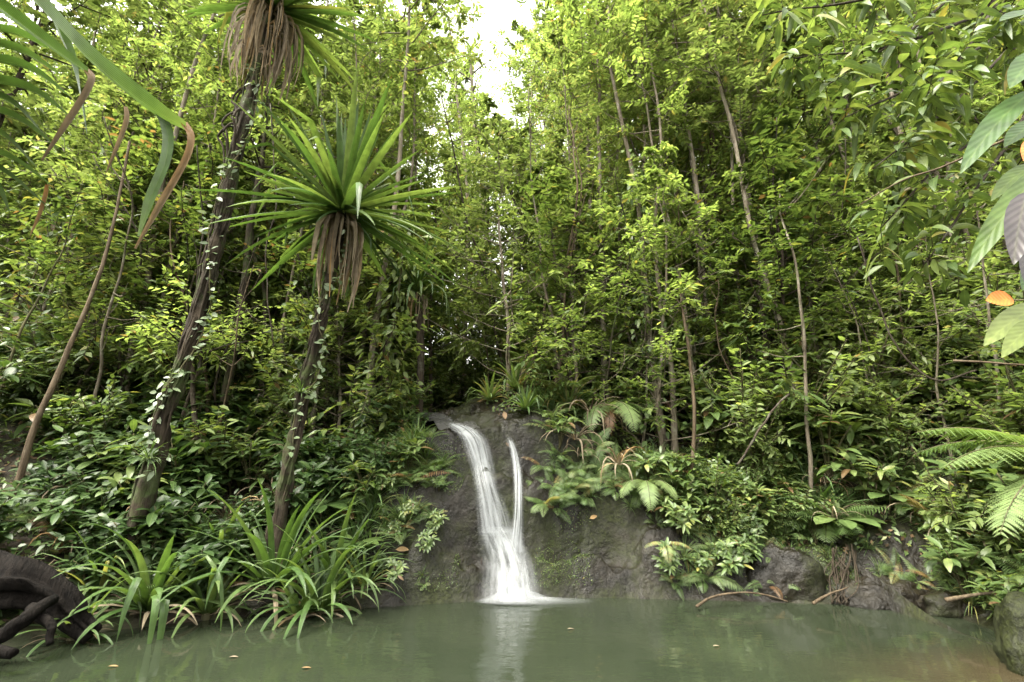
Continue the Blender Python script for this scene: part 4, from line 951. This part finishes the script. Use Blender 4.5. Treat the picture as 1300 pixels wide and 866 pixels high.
def broad(label, px, py, Y, spec, L, W, mat='mid', stem=.6, tint=(.5, .85), name='broadleaf_seedling'):
    h = rc(px, py + 22, 5.0); q = max(.8, min(1.3, h[1] / Y)); L, W = L * q, W * q; b = h - [0, -.05, .02]; p = h + [0, -.12, .26 * q]
    FEAT.append((px, py, 36, p[1]))
    t = thing(name, label, 'plant', b); lb, sb = MB(), MB()
    tube(sb, curve([b - [0, 0, .05], (b + p) / 2 + [.03, 0, 0], p], 8), np.linspace(.02, .012, 8), 6)
    for az, el, k in spec:
        a = R(az); D = np.array([math.cos(a) * math.cos(el), math.sin(a) * math.cos(el), math.sin(el)])
        leaves(lb, [p + D * .03], [D], [(0, -.25, 1)], L * k, W * k, T_OB, random.uniform(*tint), .2)
    part('stem', sb, 'stem', t); part('leaf_rosette', lb, mat, t)
full = [(0, .2, 1), (50, .5, .8), (105, .6, .8), (160, .35, .95), (-155, .1, 1), (-110, .0, .9), (-65, .05, .95), (-25, .1, 1), (80, 1.1, .6)]
broad('broad-leaved seedling with a star of wide leaves above the tangled roots', 1065, 664, 6.6, full, .46, .2, tint=(.6, .85))
broad('broad seedling with wide leaves behind and right of the star-shaped one', 1128, 632, 6.9, full, .42, .19, tint=(.4, .65))
broad('dark broad-leaved rosette under the trees left of the leaning screw pine', 95, 590, 7.6, full, .5, .17, 'dark', tint=(.4, .7))
broad('dark wide-leaved plant between the two screw pine trunks', 290, 610, 7.6, full, .45, .17, 'dark', tint=(.3, .7))
broad('wide-leaved plant beside the foot of the full-headed screw pine', 405, 645, 7.0, full, .5, .19, 'dark', tint=(.5, .85))
broad('umbrella-leaved plant high on the left slope', 145, 455, 8.6, full, .45, .17, 'mid', tint=(.4, .7))
broad('wide-leaved plant behind the full-headed screw pine trunk', 425, 520, 8.0, full, .5, .2, 'dark', tint=(.4, .75))
broad('low broad plant at the right edge over the mossy boulder', 1265, 690, 5.4, full, .36, .15, 'mid', tint=(.5, .75))
broad('broad glossy plant above the big feathery fern at right', 1180, 545, 6.4, full, .36, .13, 'dark', tint=(.5, .85))
broad('broad plant on the left rock shoulder, nearest the strap clumps', 455, 690, 7.2, full, .34, .13, 'dark', tint=(.5, .85))
# roots under the seedling
p = rc(1075, 762, 6.0); t = thing('root_tangle', 'tangle of brown roots hanging to the water under the star-leaved seedling', 'roots', (p[0], p[1], 0))
mb = MB()
for k in range(24):
    a = at(1070 + random.uniform(-14, 16), 690 + random.uniform(0, 30), p[1] + .25); q = at(1075 + random.uniform(-22, 22), 766, p[1] + random.uniform(-.15, .05))
    tube(mb, curve([a, (a + q) / 2 + RNG.normal(size=3) * .06, q], 9, .02, k), random.uniform(.004, .012), 5)
part('roots', mb, 'bark', t)

# ------------------------------------------------------------------ trunks and trees that stand out
def fine_trunk(label, pts, Y, r, mat='palebark', name='slender_tree', leafy=True, L=.14, m='bright', tn=tB, lo=.45, nb=20):
    P = [at(px, py, y) for (px, py), y in zip(pts, Y)]; b = P[0].copy(); b[2] = min(hz(b[0], b[1]), b[2])
    t = thing(name, label, 'tree', b); sb, lb = MB(), MB(); P[0] = b - [0, 0, .2]
    C = curve(P, 34, .05, int(pts[0][0])); tube(sb, C, np.linspace(r, r * .4, 34), 8, rough=.12)
    if leafy:
        for k in range(nb):
            i = int(34 * (lo + (1 - lo) * (k + .5) / nb)); a = C[min(i, 33)]; az = k * 2.4; ln = RNG.uniform(.5, 1.3)
            q = a + np.array([math.cos(az), math.sin(az), RNG.uniform(.1, .8)]) * ln; tube(sb, [a, (a + q) / 2 + [0, 0, .05], q], [r * .3, r * .2, .006], 5, cap=False)
            for j in range(7):
                s_ = a + (q - a) * RNG.uniform(.4, 1); twig_leaves(lb, None, s_, s_ + rv(1)[0] * .5, 9, L, L * .42, T_LO, tn)
    part('trunk', sb, mat, t)
    if leafy: part('crown', lb, m, t)
trs = [
    ('tall slender tree in the middle of the sky gap', [(628, 395), (618, 300), (608, 200), (600, 120), (596, 60)], (16, 16, 16, 16, 16), .13, 'palebark', .5),
    ('dark curved thin tree left of the tall slender tree', [(640, 400), (622, 320), (618, 250), (606, 180)], (14, 14, 14, 14), .06, 'bark', .5),
    ('bare pale trunk left of the sky gap', [(592, 380), (594, 260), (580, 120), (570, 20)], (18, 18, 18, 18), .1, 'palebark', .6),
    ('thickest brown trunk of the group on the right slope', [(940, 480), (926, 400), (915, 330), (905, 200), (895, 40)], (10.6, 10.6, 10.6, 10.6, 10.6), .12, 'polebark', .5),
    ('straight thin trunk at the left of the group on the right slope', [(905, 470), (893, 400), (885, 300), (876, 180), (868, 60)], (10.4, 10.4, 10.4, 10.4, 10.4), .065, 'palebark', .5),
    ('lightest thin trunk in the middle of the group on the right slope', [(922, 470), (908, 390), (899, 300), (890, 180), (882, 40)], (10.8, 10.8, 10.8, 10.8, 10.8), .06, 'palebark', .5),
    ('pale trunk leaning left behind the hanging glossy leaves', [(1062, 260), (1035, 180), (1005, 90), (980, -20)], (12, 12, 12, 12), .1, 'palebark', .6),
    ('second pale trunk leaning left, close beside the first', [(1040, 300), (1005, 200), (972, 90), (950, -20)], (13, 13, 13, 13), .09, 'palebark', .6),
    ('leaning pale trunk right of the dead-leaved screw pine', [(800, 330), (785, 270), (772, 200), (760, 90)], (13, 13, 13, 13), .075, 'palebark', .5),
    ('thin dark trunk rising from the stream bed left of the fall', [(545, 505), (546, 430), (549, 350), (556, 240)], (11, 11, 11, 11), .05, 'bark', .5),
    ('thin trunk between the two screw pines', [(345, 470), (338, 400), (322, 300), (330, 180), (338, 80)], (9.5, 9.5, 9.5, 9.5, 9.5), .05, 'mossbark', .6),
    ('mossy trunk just right of the tall leaning screw pine', [(290, 450), (312, 350), (322, 270), (335, 180), (345, 60)], (9, 9, 9, 9, 9), .085, 'mossbark', .6),
    ('pale trunk at the upper right near the top edge', [(1190, 190), (1176, 120), (1165, 40), (1158, -30)], (9, 9, 9, 9), .05, 'palebark', .6),
    ('dim bare trunk low between the screw pine feet', [(250, 640), (248, 580), (246, 520), (243, 430)], (8.2, 8.2, 8.2, 8.2), .07, 'bark', .9),
    ('slim leaning trunk left of the tall leaning screw pine', [(120, 420), (150, 300), (172, 200), (195, 60)], (10, 10, 10, 10), .06, 'bark', .5),
    ('slim pale trunk at the far left slope', [(40, 420), (70, 300), (95, 180), (120, 40)], (11, 11, 11, 11), .07, 'palebark', .5),
]
for lbl, pts, Y, r, mt, lo in trs:
    fine_trunk(lbl, pts, Y, r, mt, lo=lo)

for k, (px, py, Y, h_) in enumerate(((655, 478, 8.9, 1.), (690, 462, 9.4, 1.1), (622, 492, 8.9, .8), (722, 505, 8.8, .9), (668, 505, 8.6, .7), (745, 470, 9.4, 1.0), (700, 430, 10.4, 1.1), (770, 445, 10., 1.))):
    q = rc(px, py + 20, 6.0); t = thing('strap_leaved_clump', ['bright strap-leaved plant nearest above the stream lip, right side', 'bright strap-leaved plant high behind the pale ferns, second from the stream', 'low strap-leaved plant touching the right side of the stream bed', 'strap-leaved plant just up and left of the pale grey-green fern', 'small strap-leaved plant on the bank above the thin side stream', 'strap-leaved plant straight above the pale grey-green fern', 'strap-leaved plant below the dead-leaved screw pine, left side', 'strap-leaved plant below the dead-leaved screw pine, right side'][k], 'plant', q)
    mb = MB(); FEAT.append((px, py, 30, q[1]))
    for j in range(34):
        u = (j + .5) / 34; strap(mb, q + [0, -.05, .05], j * 2.4, .25 + 1.2 * u, h_ * random.uniform(.6, 1.), .055, 1.2 * random.uniform(.6, 1.3) * (1.3 - .7 * u), 8, .2, random.uniform(.55, .95), (.6, 1.) if random.random() < .15 else None)
    part('foliage', mb, 'strap', t)
# bare thin stems standing and leaning in the thicket
def stems(n, seedx):
    for k in range(n):
        px = random.uniform(*seedx); Y = random.uniform(8.2, 13); q = gp(px, Y); h_ = random.uniform(2.5, 7); lx, ly = random.gauss(0, .16) * h_, random.gauss(0, .12) * h_
        if not ok(q): continue
        cnt['thin_stem'] = cnt.get('thin_stem', 0) + 1
        o = spawn('thin_stem', cnt['thin_stem'], q - [0, 0, .1], 'bare thin stem', 'sapling', 'bare thin stems in the thicket', sc=random.uniform(.7, 1.25), tilt=(random.gauss(0, .16), random.gauss(0, .16)))
def bare(k):
    sb = MB(); H = 5.5; C = curve([(0, 0, 0), (random.gauss(0, .15), random.gauss(0, .15), 1.8), (random.gauss(0, .3), random.gauss(0, .3), 3.8), (random.gauss(0, .5), random.gauss(0, .5), H)], 30, .07, k * 7)
    tube(sb, C, np.linspace(.032, .008, 30), 6, rough=.15)
    for j in range(7):
        i = random.randrange(6, 27); d_ = nrm(np.array([random.gauss(0, 1), random.gauss(0, 1), random.uniform(0, 1.2)])) * random.uniform(.3, 1.0)
        tube(sb, curve([C[i], C[i] + d_ * .5, C[i] + d_ + [0, 0, .12]], 6, .03, j), np.linspace(.011, .003, 6), 4, cap=False)
    return [('stem', sb)]
# lianas
def liana(label, pts, r=.012):
    P = [at(*q) for q in pts]; t = thing('liana', label, 'vine', P[0]); mb = MB(); tube(mb, curve(P, 30, .05, int(pts[0][0])), r, 5); part('vine_stem', mb, 'bark', t)
liana('looping liana hanging in the right slope trees above the trunk group', [(842, 120, 10), (852, 170, 10), (840, 212, 10), (815, 205, 10), (800, 170, 10)], .02)
liana('long thin liana hanging beside the pale leaning trunks', [(1060, 0, 9), (1075, 120, 9), (1070, 250, 9), (1082, 330, 9)])
liana('thin liana hanging left of the full-headed screw pine head', [(345, 130, 8), (352, 240, 8), (340, 330, 8), (348, 440, 8)])
liana('drooping liana crossing the dark bush of the right bank', [(1090, 300, 6.5), (1130, 420, 6.4), (1190, 480, 6.2), (1240, 470, 6)])
liana('slanting dark stem in the bush left of the broad seedlings', [(1000, 500, 7.4), (960, 545, 7.3), (935, 590, 7.2)], .016)

# ------------------------------------------------------------------ forest behind: individual trees
def clear(px, py): return False
PH = dict(forest_tree='tall light-green tree', dark_tree='mid-green tree', slender_tree='slender small-crowned tree', sapling='leafy sapling', dry_tuft='withered brown tuft', pale_pole_tree='bare pale pole-like tree', understory_tree='low light-green tree', low_tree='low mid-green tree', leafy_climber='leaf-covered climber', pale_sapling='light-green sapling',
          glossy_shrub='glossy dark shrub', broadleaf_shrub='dark broad-leaved shrub', leafy_bush='leafy green bush', pale_bush='yellow-green bush', whorled_plant='whorl-leaved plant',
          sedge_tuft='grassy tuft', strap_tuft='sword-leaved tuft', fern_clump='fern clump', feather_fern='feathery fern')
CAT = dict(forest_tree='tree', dark_tree='tree', slender_tree='tree', sapling='sapling', dry_tuft='plant', pale_pole_tree='tree', understory_tree='tree', low_tree='tree', leafy_climber='climbing plant', pale_sapling='sapling', glossy_shrub='shrub', broadleaf_shrub='shrub', leafy_bush='bush', pale_bush='bush',
           whorled_plant='plant', sedge_tuft='plant', strap_tuft='plant', fern_clump='fern', feather_fern='fern')
GRP = {k: k.replace('_', ' ') + 's of the forest' for k in PH}
cnt = {}
def put(kind, px, Y, sc, sink=.05, tilt=(0, 0)):
    p = gp(px, Y); cnt[kind] = cnt.get(kind, 0) + 1
    return spawn(kind, cnt[kind], p - [0, 0, sink], PH[kind], CAT[kind], GRP[kind], sc=sc, tilt=tilt)

# rows of trees by depth; the sky gap stays open above the middle
for Y, pxs in ((10.5, (-90, 70, 215, 1010, 1130, 1260, 1390)), (13, (-60, 110, 330, 450, 870, 985, 1180, 1330)), (16, (-20, 180, 300, 420, 800, 930, 1080, 1240, 1380)), (20, (40, 250, 390, 478, 600, 745, 860, 1000, 1150, 1300)), (26, (-60, 60, 190, 340, 440, 530, 600, 705, 770, 900, 1060, 1200, 1340)), (34, (0, 120, 260, 420, 560, 720, 850, 980, 1120, 1280))):
    for px in pxs:
        q = px + random.uniform(-25, 25)
        kind = random.choice(['forest_tree', 'forest_tree', 'dark_tree']) if Y > 11 else random.choice(['dark_tree', 'forest_tree', 'slender_tree'])
        sc = random.uniform(.9, 1.15) * max(1, Y / 17)
        if 505 < q < 705 and Y > 14: sc *= .84
        if 870 < q < 960 and Y < 12: continue
        put(kind, q, Y + random.uniform(-1, 1), sc)
for k in range(26):
    px = random.choice([random.uniform(0, 520), random.uniform(720, 1300), random.uniform(720, 1300)]); put('slender_tree', px, random.uniform(11, 22), random.uniform(.8, 1.2))

for k in range(180):
    Y = 9.2 + 20 * random.random() ** 1.7; px = random.uniform(-60, 1360)
    if 520 < px < 610 and Y < 12: continue
    if 470 < px < 700 and random.random() < .5: continue
    if 860 < px < 970 and Y < 12.5: continue
    put(random.choice(['understory_tree', 'low_tree', 'understory_tree']) if px > 420 else random.choice(['low_tree', 'low_tree', 'understory_tree']), px, Y, random.uniform(.75, 1.2) * max(1, Y / 20))
for k in range(44):
    px = random.choice([random.uniform(-20, 500), random.uniform(660, 1320), random.uniform(660, 1320)]); put('pale_pole_tree', px, random.uniform(9, 15), random.uniform(.8, 1.2))
for k in range(16): put('pale_pole_tree', random.choice([random.uniform(0, 500), random.uniform(660, 1300), random.uniform(760, 1150)]), random.uniform(8.7, 10.5), random.uniform(.75, 1.3))
for k in range(36):
    px = random.choice([random.uniform(-20, 520), random.uniform(640, 1320), random.uniform(640, 1320)]); put('leafy_climber', px, random.uniform(8.6, 17), random.uniform(.8, 1.5))

# ------------------------------------------------------------------ undergrowth: individual plants on the banks
def ok(p, rad=0.):
    x, y = p[0], p[1]; d = float(sdist(np.array([x]), np.array([y]))[0])
    if abs(x - float(chan(y))) < (.42 if y < 8.5 else .68) and 7 < y < 13: return False
    if -2.0 < x < 2.4 and d < np.interp(x, [-2.2, -1.5, -1.1, -.8, .2, .5, 1.2, 2.4], [.3, .4, .6, 1.25, 1.5, .95, .75, .45]): return False
    return d > .12
HGT = dict(dry_tuft=.4, sedge_tuft=.7, strap_tuft=.85, fern_clump=.75, feather_fern=.85, glossy_shrub=1.25, broadleaf_shrub=1.15, whorled_plant=1.2, leafy_bush=1.6, pale_bush=1.8, sapling=4, pale_sapling=4.5)
def hidden(p, h):
    (x0, y0), (x1, y1) = proj(p), proj(p + [0, 0, h]); hw = h * .16 * F / p[1]
    for fx, fy, fr_, fY in FEAT:
        if p[1] < fY + .15 and abs(fx - x0) < fr_ * .55 + hw and y1 - fr_ * .2 < fy < y0 + fr_ * .3: return True
    return False
def scatter(kinds, n, d0, d1, xr, sc, face=True):
    k = 0; tries = 0
    while k < n and tries < n * 80:
        tries += 1
        x = random.uniform(*xr); dd = random.uniform(d0, d1)
        y = float(np.interp(x, SX, SY)) + dd
        if abs(x) > 6.2: y = dd + 5
        p = np.array([x, y, hz(x, y)])
        if not ok(p): continue
        px, py = proj(p + [0, 0, .4])
        if not -120 < px < 1420: continue
        scl = random.uniform(*sc); kd = random.choice(kinds)
        if hidden(p, scl * HGT.get(kd, 1.2)): continue
        cnt[kd] = cnt.get(kd, 0) + 1
        spawn(kd, cnt[kd], p - [0, 0, .04], PH[kd], CAT[kd], GRP[kd], sc=scl, tilt=(random.uniform(.05, .4), random.uniform(-.2, .2)) if face else (0, 0), rz=None)
        k += 1
for k in range(5): lib('thin_stem', ('palebark', 'bark', 'polebark', 'palebark', 'mossbark')[k], bare(k))
stems(34, (-40, 500)); stems(62, (620, 1340))
# left bank (dark understorey)
scatter(['glossy_shrub', 'broadleaf_shrub', 'fern_clump', 'broadleaf_shrub'], 56, .35, 2.2, (-6.5, -2.2), (.5, .9))
scatter(['glossy_shrub', 'leafy_bush', 'broadleaf_shrub', 'whorled_plant'], 70, 1.8, 5.5, (-9, -2.0), (.8, 1.3))
scatter(['leafy_bush', 'pale_bush', 'sapling'], 50, 5, 12, (-14, -2.4), (1.0, 1.7))
# left shoulder of the rock: grassy tufts and ferns
scatter(['sedge_tuft', 'strap_tuft', 'sedge_tuft', 'fern_clump', 'whorled_plant'], 64, .45, 2.3, (-3.1, -.95), (.4, .75))
# right bank
scatter(['sedge_tuft', 'fern_clump', 'whorled_plant', 'leafy_bush', 'strap_tuft'], 80, .55, 1.9, (.75, 6.2), (.4, .8))
scatter(['leafy_bush', 'pale_bush', 'fern_clump', 'feather_fern', 'strap_tuft', 'whorled_plant'], 90, 1.2, 3.8, (.1, 8), (.65, 1.15))
scatter(['leafy_bush', 'pale_bush', 'whorled_plant', 'feather_fern', 'strap_tuft', 'leafy_bush'], 90, 3.2, 7.5, (.0, 11), (.9, 1.5))
scatter(['pale_bush', 'leafy_bush', 'pale_sapling', 'sapling'], 70, 6, 14, (.0, 15), (1.0, 1.7))
scatter(['sedge_tuft', 'fern_clump', 'sedge_tuft', 'whorled_plant', 'leafy_bush'], 70, .3, 1.6, (1.6, 6.3), (.3, .6))
scatter(['sedge_tuft', 'fern_clump', 'glossy_shrub'], 30, .25, 1.2, (-6, -2.0), (.3, .6))
scatter(['whorled_plant', 'pale_bush', 'broadleaf_shrub', 'leafy_bush', 'whorled_plant'], 60, 1.5, 4.5, (1.5, 9), (.9, 1.5))
scatter(['sedge_tuft', 'fern_clump', 'whorled_plant', 'strap_tuft', 'leafy_bush'], 60, .7, 1.9, (.4, 2.8), (.45, .85))
scatter(['sedge_tuft', 'sedge_tuft', 'strap_tuft', 'fern_clump'], 50, .35, 1.35, (-2.4, -.95), (.35, .65))
def hang(n, xr, d0, d1, lift):
    for k in range(n):
        x = random.uniform(*xr); y = float(np.interp(x, SX, SY)) + random.uniform(d0, d1); p = np.array([x, y, hz(x, y)])
        if not ok(p): continue
        cnt['dry_tuft'] = cnt.get('dry_tuft', 0) + 1
        spawn('dry_tuft', cnt['dry_tuft'], p + [0, 0, random.uniform(*lift)], PH['dry_tuft'], 'plant', 'withered brown tufts among the bushes', sc=random.uniform(.6, 1.2))
hang(46, (.8, 8.5), .6, 5, (.0, .45)); hang(20, (-7, -1.6), .5, 4, (.0, .35))
# small plants rooted in cracks of the rock itself
def cracks(n, x0, x1, y0, y1, kinds, sc):
    for k in range(n):
        p = rc(random.uniform(x0, x1), random.uniform(y0, y1), 5.5)
        if -.85 < p[0] < .35 or p[2] < .1: continue
        kd = random.choice(kinds); cnt[kd] = cnt.get(kd, 0) + 1
        spawn(kd, cnt[kd], p + [0, .02, -.01], 'small ' + PH[kd], CAT[kd], GRP[kd], sc=random.uniform(*sc), tilt=(random.uniform(.4, .9), 0))
cracks(26, 476, 566, 610, 750, ['sedge_tuft', 'fern_clump', 'whorled_plant'], (.16, .34))
cracks(34, 826, 1000, 650, 752, ['fern_clump', 'sedge_tuft', 'whorled_plant', 'fern_clump'], (.28, .5))
cracks(34, 690, 815, 565, 645, ['sedge_tuft', 'fern_clump', 'feather_fern'], (.3, .5))
cracks(16, 1080, 1250, 690, 770, ['fern_clump', 'sedge_tuft'], (.2, .4))
# behind the stream
scatter(['pale_bush', 'leafy_bush', 'strap_tuft', 'fern_clump'], 26, 3.4, 9, (-3.2, .6), (.7, 1.2))
scatter(['pale_sapling', 'sapling', 'pale_bush'], 24, 8, 18, (-5, 3), (.9, 1.4))
# strong saplings at mid depth
for px, Y in ((60, 8.5), (200, 9), (-20, 7.6), (420, 9.5), (480, 10.5), (1120, 8.5), (1210, 8.0), (1290, 7.4), (1040, 9.5), (980, 10), (860, 10.5), (800, 11), (740, 12), (690, 13)):
    put('pale_sapling' if px > 600 else 'sapling', px, Y, random.uniform(.8, 1.2))

# ------------------------------------------------------------------ ground cover and leaf litter
def cover(name, mat, n, L, W, t, tn, dmax, lift):
    x = RNG.uniform(-11, 11, n * 2); dd = RNG.uniform(.15, dmax, n * 2); y = np.interp(x, SX, SY) + dd
    d = sdist(x, y)
    keep = (np.abs(x - chan(y)) > .8) & (d > np.where(x > .8, .6, .25)) & ~((x > -2.3) & (x < 2.2) & (d < np.interp(x, [-2.3, -1.2, .6, 1.2, 2.2], [.55, 1.1, 1.6, 1.5, .7])))
    x, y = x[keep][:n], y[keep][:n]; z = Hh(x, y); m = len(x); e = .05
    N = nrm(np.stack([-(Hh(x + e, y) - z) / e, -(Hh(x, y + e) - z) / e, np.ones(m)], -1))
    D = nrm(rv(m) + [0, -.5, .1]); mb = MB()
    P = np.stack([x, y, z], -1) + N * RNG.uniform(.01, lift, (m, 1))
    leaves(mb, P, D - N * (D * N).sum(-1, keepdims=True) * .6, nrm(N + rv(m) * .5), L * RNG.uniform(.5, 1.3, m), W * RNG.uniform(.7, 1.2, m), t, tn(m), .25)
    setting(name, mb, mat, 'stuff')
cover('leaf_litter', 'litter', 16000, .12, .05, T_LO, lambda n: RNG.random(n), 9, .03)
cover('ground_cover', 'mid', 26000, .1, .05, T_LO, tM, 8, .15)

# moss tufts and tiny plants on the bare rock
def rock_plants(name, mat, n, L, W, zr):
    x = RNG.uniform(-2.3, 6, n * 6); y = np.interp(x, SX, SY) + RNG.uniform(.05, 1.3, n * 6); z = Hh(x, y)
    m = fbm(np.stack([x * 1.1, y * 1.1, z * 1.1], -1), 3, 44); keep = (m > .12) & (z > zr[0]) & (z < zr[1]) & ~((x > -.75) & (x < .3))
    x, y, z = x[keep][:n], y[keep][:n], z[keep][:n]; k = len(x); mb = MB()
    D = nrm(rv(k) + [0, -.9, .2]); leaves(mb, np.stack([x, y - .01, z + .01], -1), D, rv(k) + [0, -.3, .8], L * RNG.uniform(.4, 1.3, k), W * RNG.uniform(.6, 1.2, k), T_LO, tM(k), .3)
    setting(name, mb, mat, 'stuff')
rock_plants('moss', 'mid', 16000, .026, .012, (.15, 2.4))

# ------------------------------------------------------------------ labels for the many plants: kind + a landmark anyone can find
LM = [('the waterfall', 640, 650), ('the lip of the waterfall', 585, 528), ('the full-headed screw pine', 432, 255), ("the full-headed screw pine's foot", 365, 620), ('the tall leaning screw pine', 250, 400),
      ("the leaning screw pine's foot", 172, 660), ('the long-leaved strap clump', 200, 735), ('the charred log', 50, 760), ('the thin tan trunk', 70, 490), ('the pale drooping ferns', 800, 530), ('the big feathery fern', 1245, 610),
      ('the star-leaved seedling', 1065, 660), ('the brown trunk group', 915, 410), ('the orange leaf', 1265, 378), ('the mossy boulder', 1285, 780), ('the sky gap', 640, 15), ('the tall slender tree', 612, 220),
      ('the dead-leaved screw pine', 735, 315), ('the drooping screw pine', 530, 385), ('the hanging glossy leaves', 1090, 140), ('the big ribbed leaves', 1275, 180), ('the pale leaning trunks', 1020, 200), ('the bent top-left leaves', 150, 150)]
used = {}
for root, ph, (px, py), Y in SC:
    i = min(range(len(LM)), key=lambda k: (LM[k][1] - px) ** 2 + (LM[k][2] - py) ** 2)
    dx, dy = px - LM[i][1], py - LM[i][2]; r = math.hypot(dx, dy)
    if r < 28: rel = 'right behind'
    elif abs(dx) > 2 * abs(dy): rel = 'right of' if dx > 0 else 'left of'
    elif abs(dy) > 2 * abs(dx): rel = 'above' if dy < 0 else 'below'
    else: rel = ('up and ' if dy < 0 else 'down and ') + ('right of' if dx > 0 else 'left of')
    if r > 190: rel = 'far ' + rel
    used.setdefault((ph, rel, LM[i][0]), []).append((px, root))
ORD = ['', 'second', 'third', 'fourth', 'fifth', 'sixth', 'seventh', 'eighth', 'ninth', 'tenth', 'eleventh', 'twelfth', 'thirteenth', 'fourteenth', 'fifteenth']
for (ph, rel, lm), L_ in used.items():
    L_.sort(key=lambda a: a[0]); n = len(L_)
    for k, (_, root) in enumerate(L_):
        if n == 1: s = f'{ph} {rel} {lm}'
        elif n == 2: s = f'{("left" if k == 0 else "right")} one of two {ph}s {rel} {lm}'
        elif k == 0: s = f'leftmost {ph} {rel} {lm}'
        elif k == n - 1: s = f'rightmost {ph} {rel} {lm}'
        else: s = f'{ORD[min(k, 14)]} {ph} from left, {rel} {lm}'
        root['label'] = s.replace('bushs', 'bushes')

# ------------------------------------------------------------------ damp air
HAZE = 0
if HAZE:
    hm, nt, ns, ln = new_mat('damp_air'); out = node(ns, 'ShaderNodeOutputMaterial'); pv = node(ns, 'ShaderNodeVolumePrincipled', i_Density=HAZE); pv.inputs['Color'].default_value = (.95, .97, .93, 1); pv.inputs['Anisotropy'].default_value = .2
    ln.new(pv.outputs[0], out.inputs['Volume'])
    hb = MB(); lo, hi = np.array([-380, -380, -4.]), np.array([380, 420, 62.])
    V = [[(lo, hi)[i][0], (lo, hi)[j][1], (lo, hi)[k][2]] for i in (0, 1) for j in (0, 1) for k in (0, 1)]
    hb.add(V, [np.array([(0, 1, 3, 2), (4, 6, 7, 5), (0, 4, 5, 1), (2, 3, 7, 6), (0, 2, 6, 4), (1, 5, 7, 3)])], np.zeros((8, 4)))
    ho = link('haze', hb.mesh('haze', hm, False)); ho['kind'] = 'stuff'

# ------------------------------------------------------------------ light, camera, render
w = bpy.data.worlds.new('World'); scn.world = w; w.use_nodes = True
ns, ln = w.node_tree.nodes, w.node_tree.links; ns.clear()
SUN_EL, SUN_AZ = R(64), R(238)     # high, from the left behind the camera; azimuth clockwise from +Y
sky = node(ns, 'ShaderNodeTexSky', sky_type='NISHITA', sun_disc=False, sun_elevation=SUN_EL, sun_rotation=SUN_AZ, air_density=1.0, dust_density=4.0, ozone_density=1.0)
hsv = node(ns, 'ShaderNodeHueSaturation', i_Saturation=.1)
bg = node(ns, 'ShaderNodeBackground', i_Strength=.15); wo = node(ns, 'ShaderNodeOutputWorld')
ln.new(sky.outputs[0], hsv.inputs['Color']); wm = node(ns, 'ShaderNodeMix', data_type='RGBA', blend_type='MULTIPLY'); wm.inputs[0].default_value = 1; wm.inputs[7].default_value = (1.03, 1, .92, 1); ln.new(hsv.outputs[0], wm.inputs[6]); ln.new(wm.outputs[2], bg.inputs[0]); ln.new(bg.outputs[0], wo.inputs[0])
sl = bpy.data.lights.new('sun', 'SUN'); sl.energy = 1.5; sl.angle = R(40); sl.color = (1, .945, .82)
so = bpy.data.objects.new('sun', sl); COL.objects.link(so)
dirv = Vector((math.sin(SUN_AZ) * math.cos(SUN_EL), math.cos(SUN_AZ) * math.cos(SUN_EL), math.sin(SUN_EL)))
so.rotation_euler = dirv.to_track_quat('Z', 'Y').to_euler()

cam = bpy.data.cameras.new('camera'); cam.lens = LENS; cam.sensor_width = 36; cam.clip_start = .05; cam.clip_end = 1000
co = bpy.data.objects.new('camera', cam); COL.objects.link(co); co.location = (0, 0, CAMZ); co.rotation_euler = (math.pi / 2 + TILT, 0, 0)
scn.camera = co

scn.render.engine = 'CYCLES'
cy = scn.cycles
cy.use_denoising = True
try: cy.denoiser = 'OPENIMAGEDENOISE'
except Exception: pass
cy.max_bounces = 7; cy.diffuse_bounces = 4; cy.glossy_bounces = 3; cy.transmission_bounces = 4; cy.transparent_max_bounces = 12
cy.sample_clamp_indirect = 4; cy.caustics_reflective = False; cy.caustics_refractive = False
scn.view_settings.view_transform = 'Standard'; scn.view_settings.look = 'None'; scn.view_settings.gamma = 1
scn.view_settings.exposure = 2.9
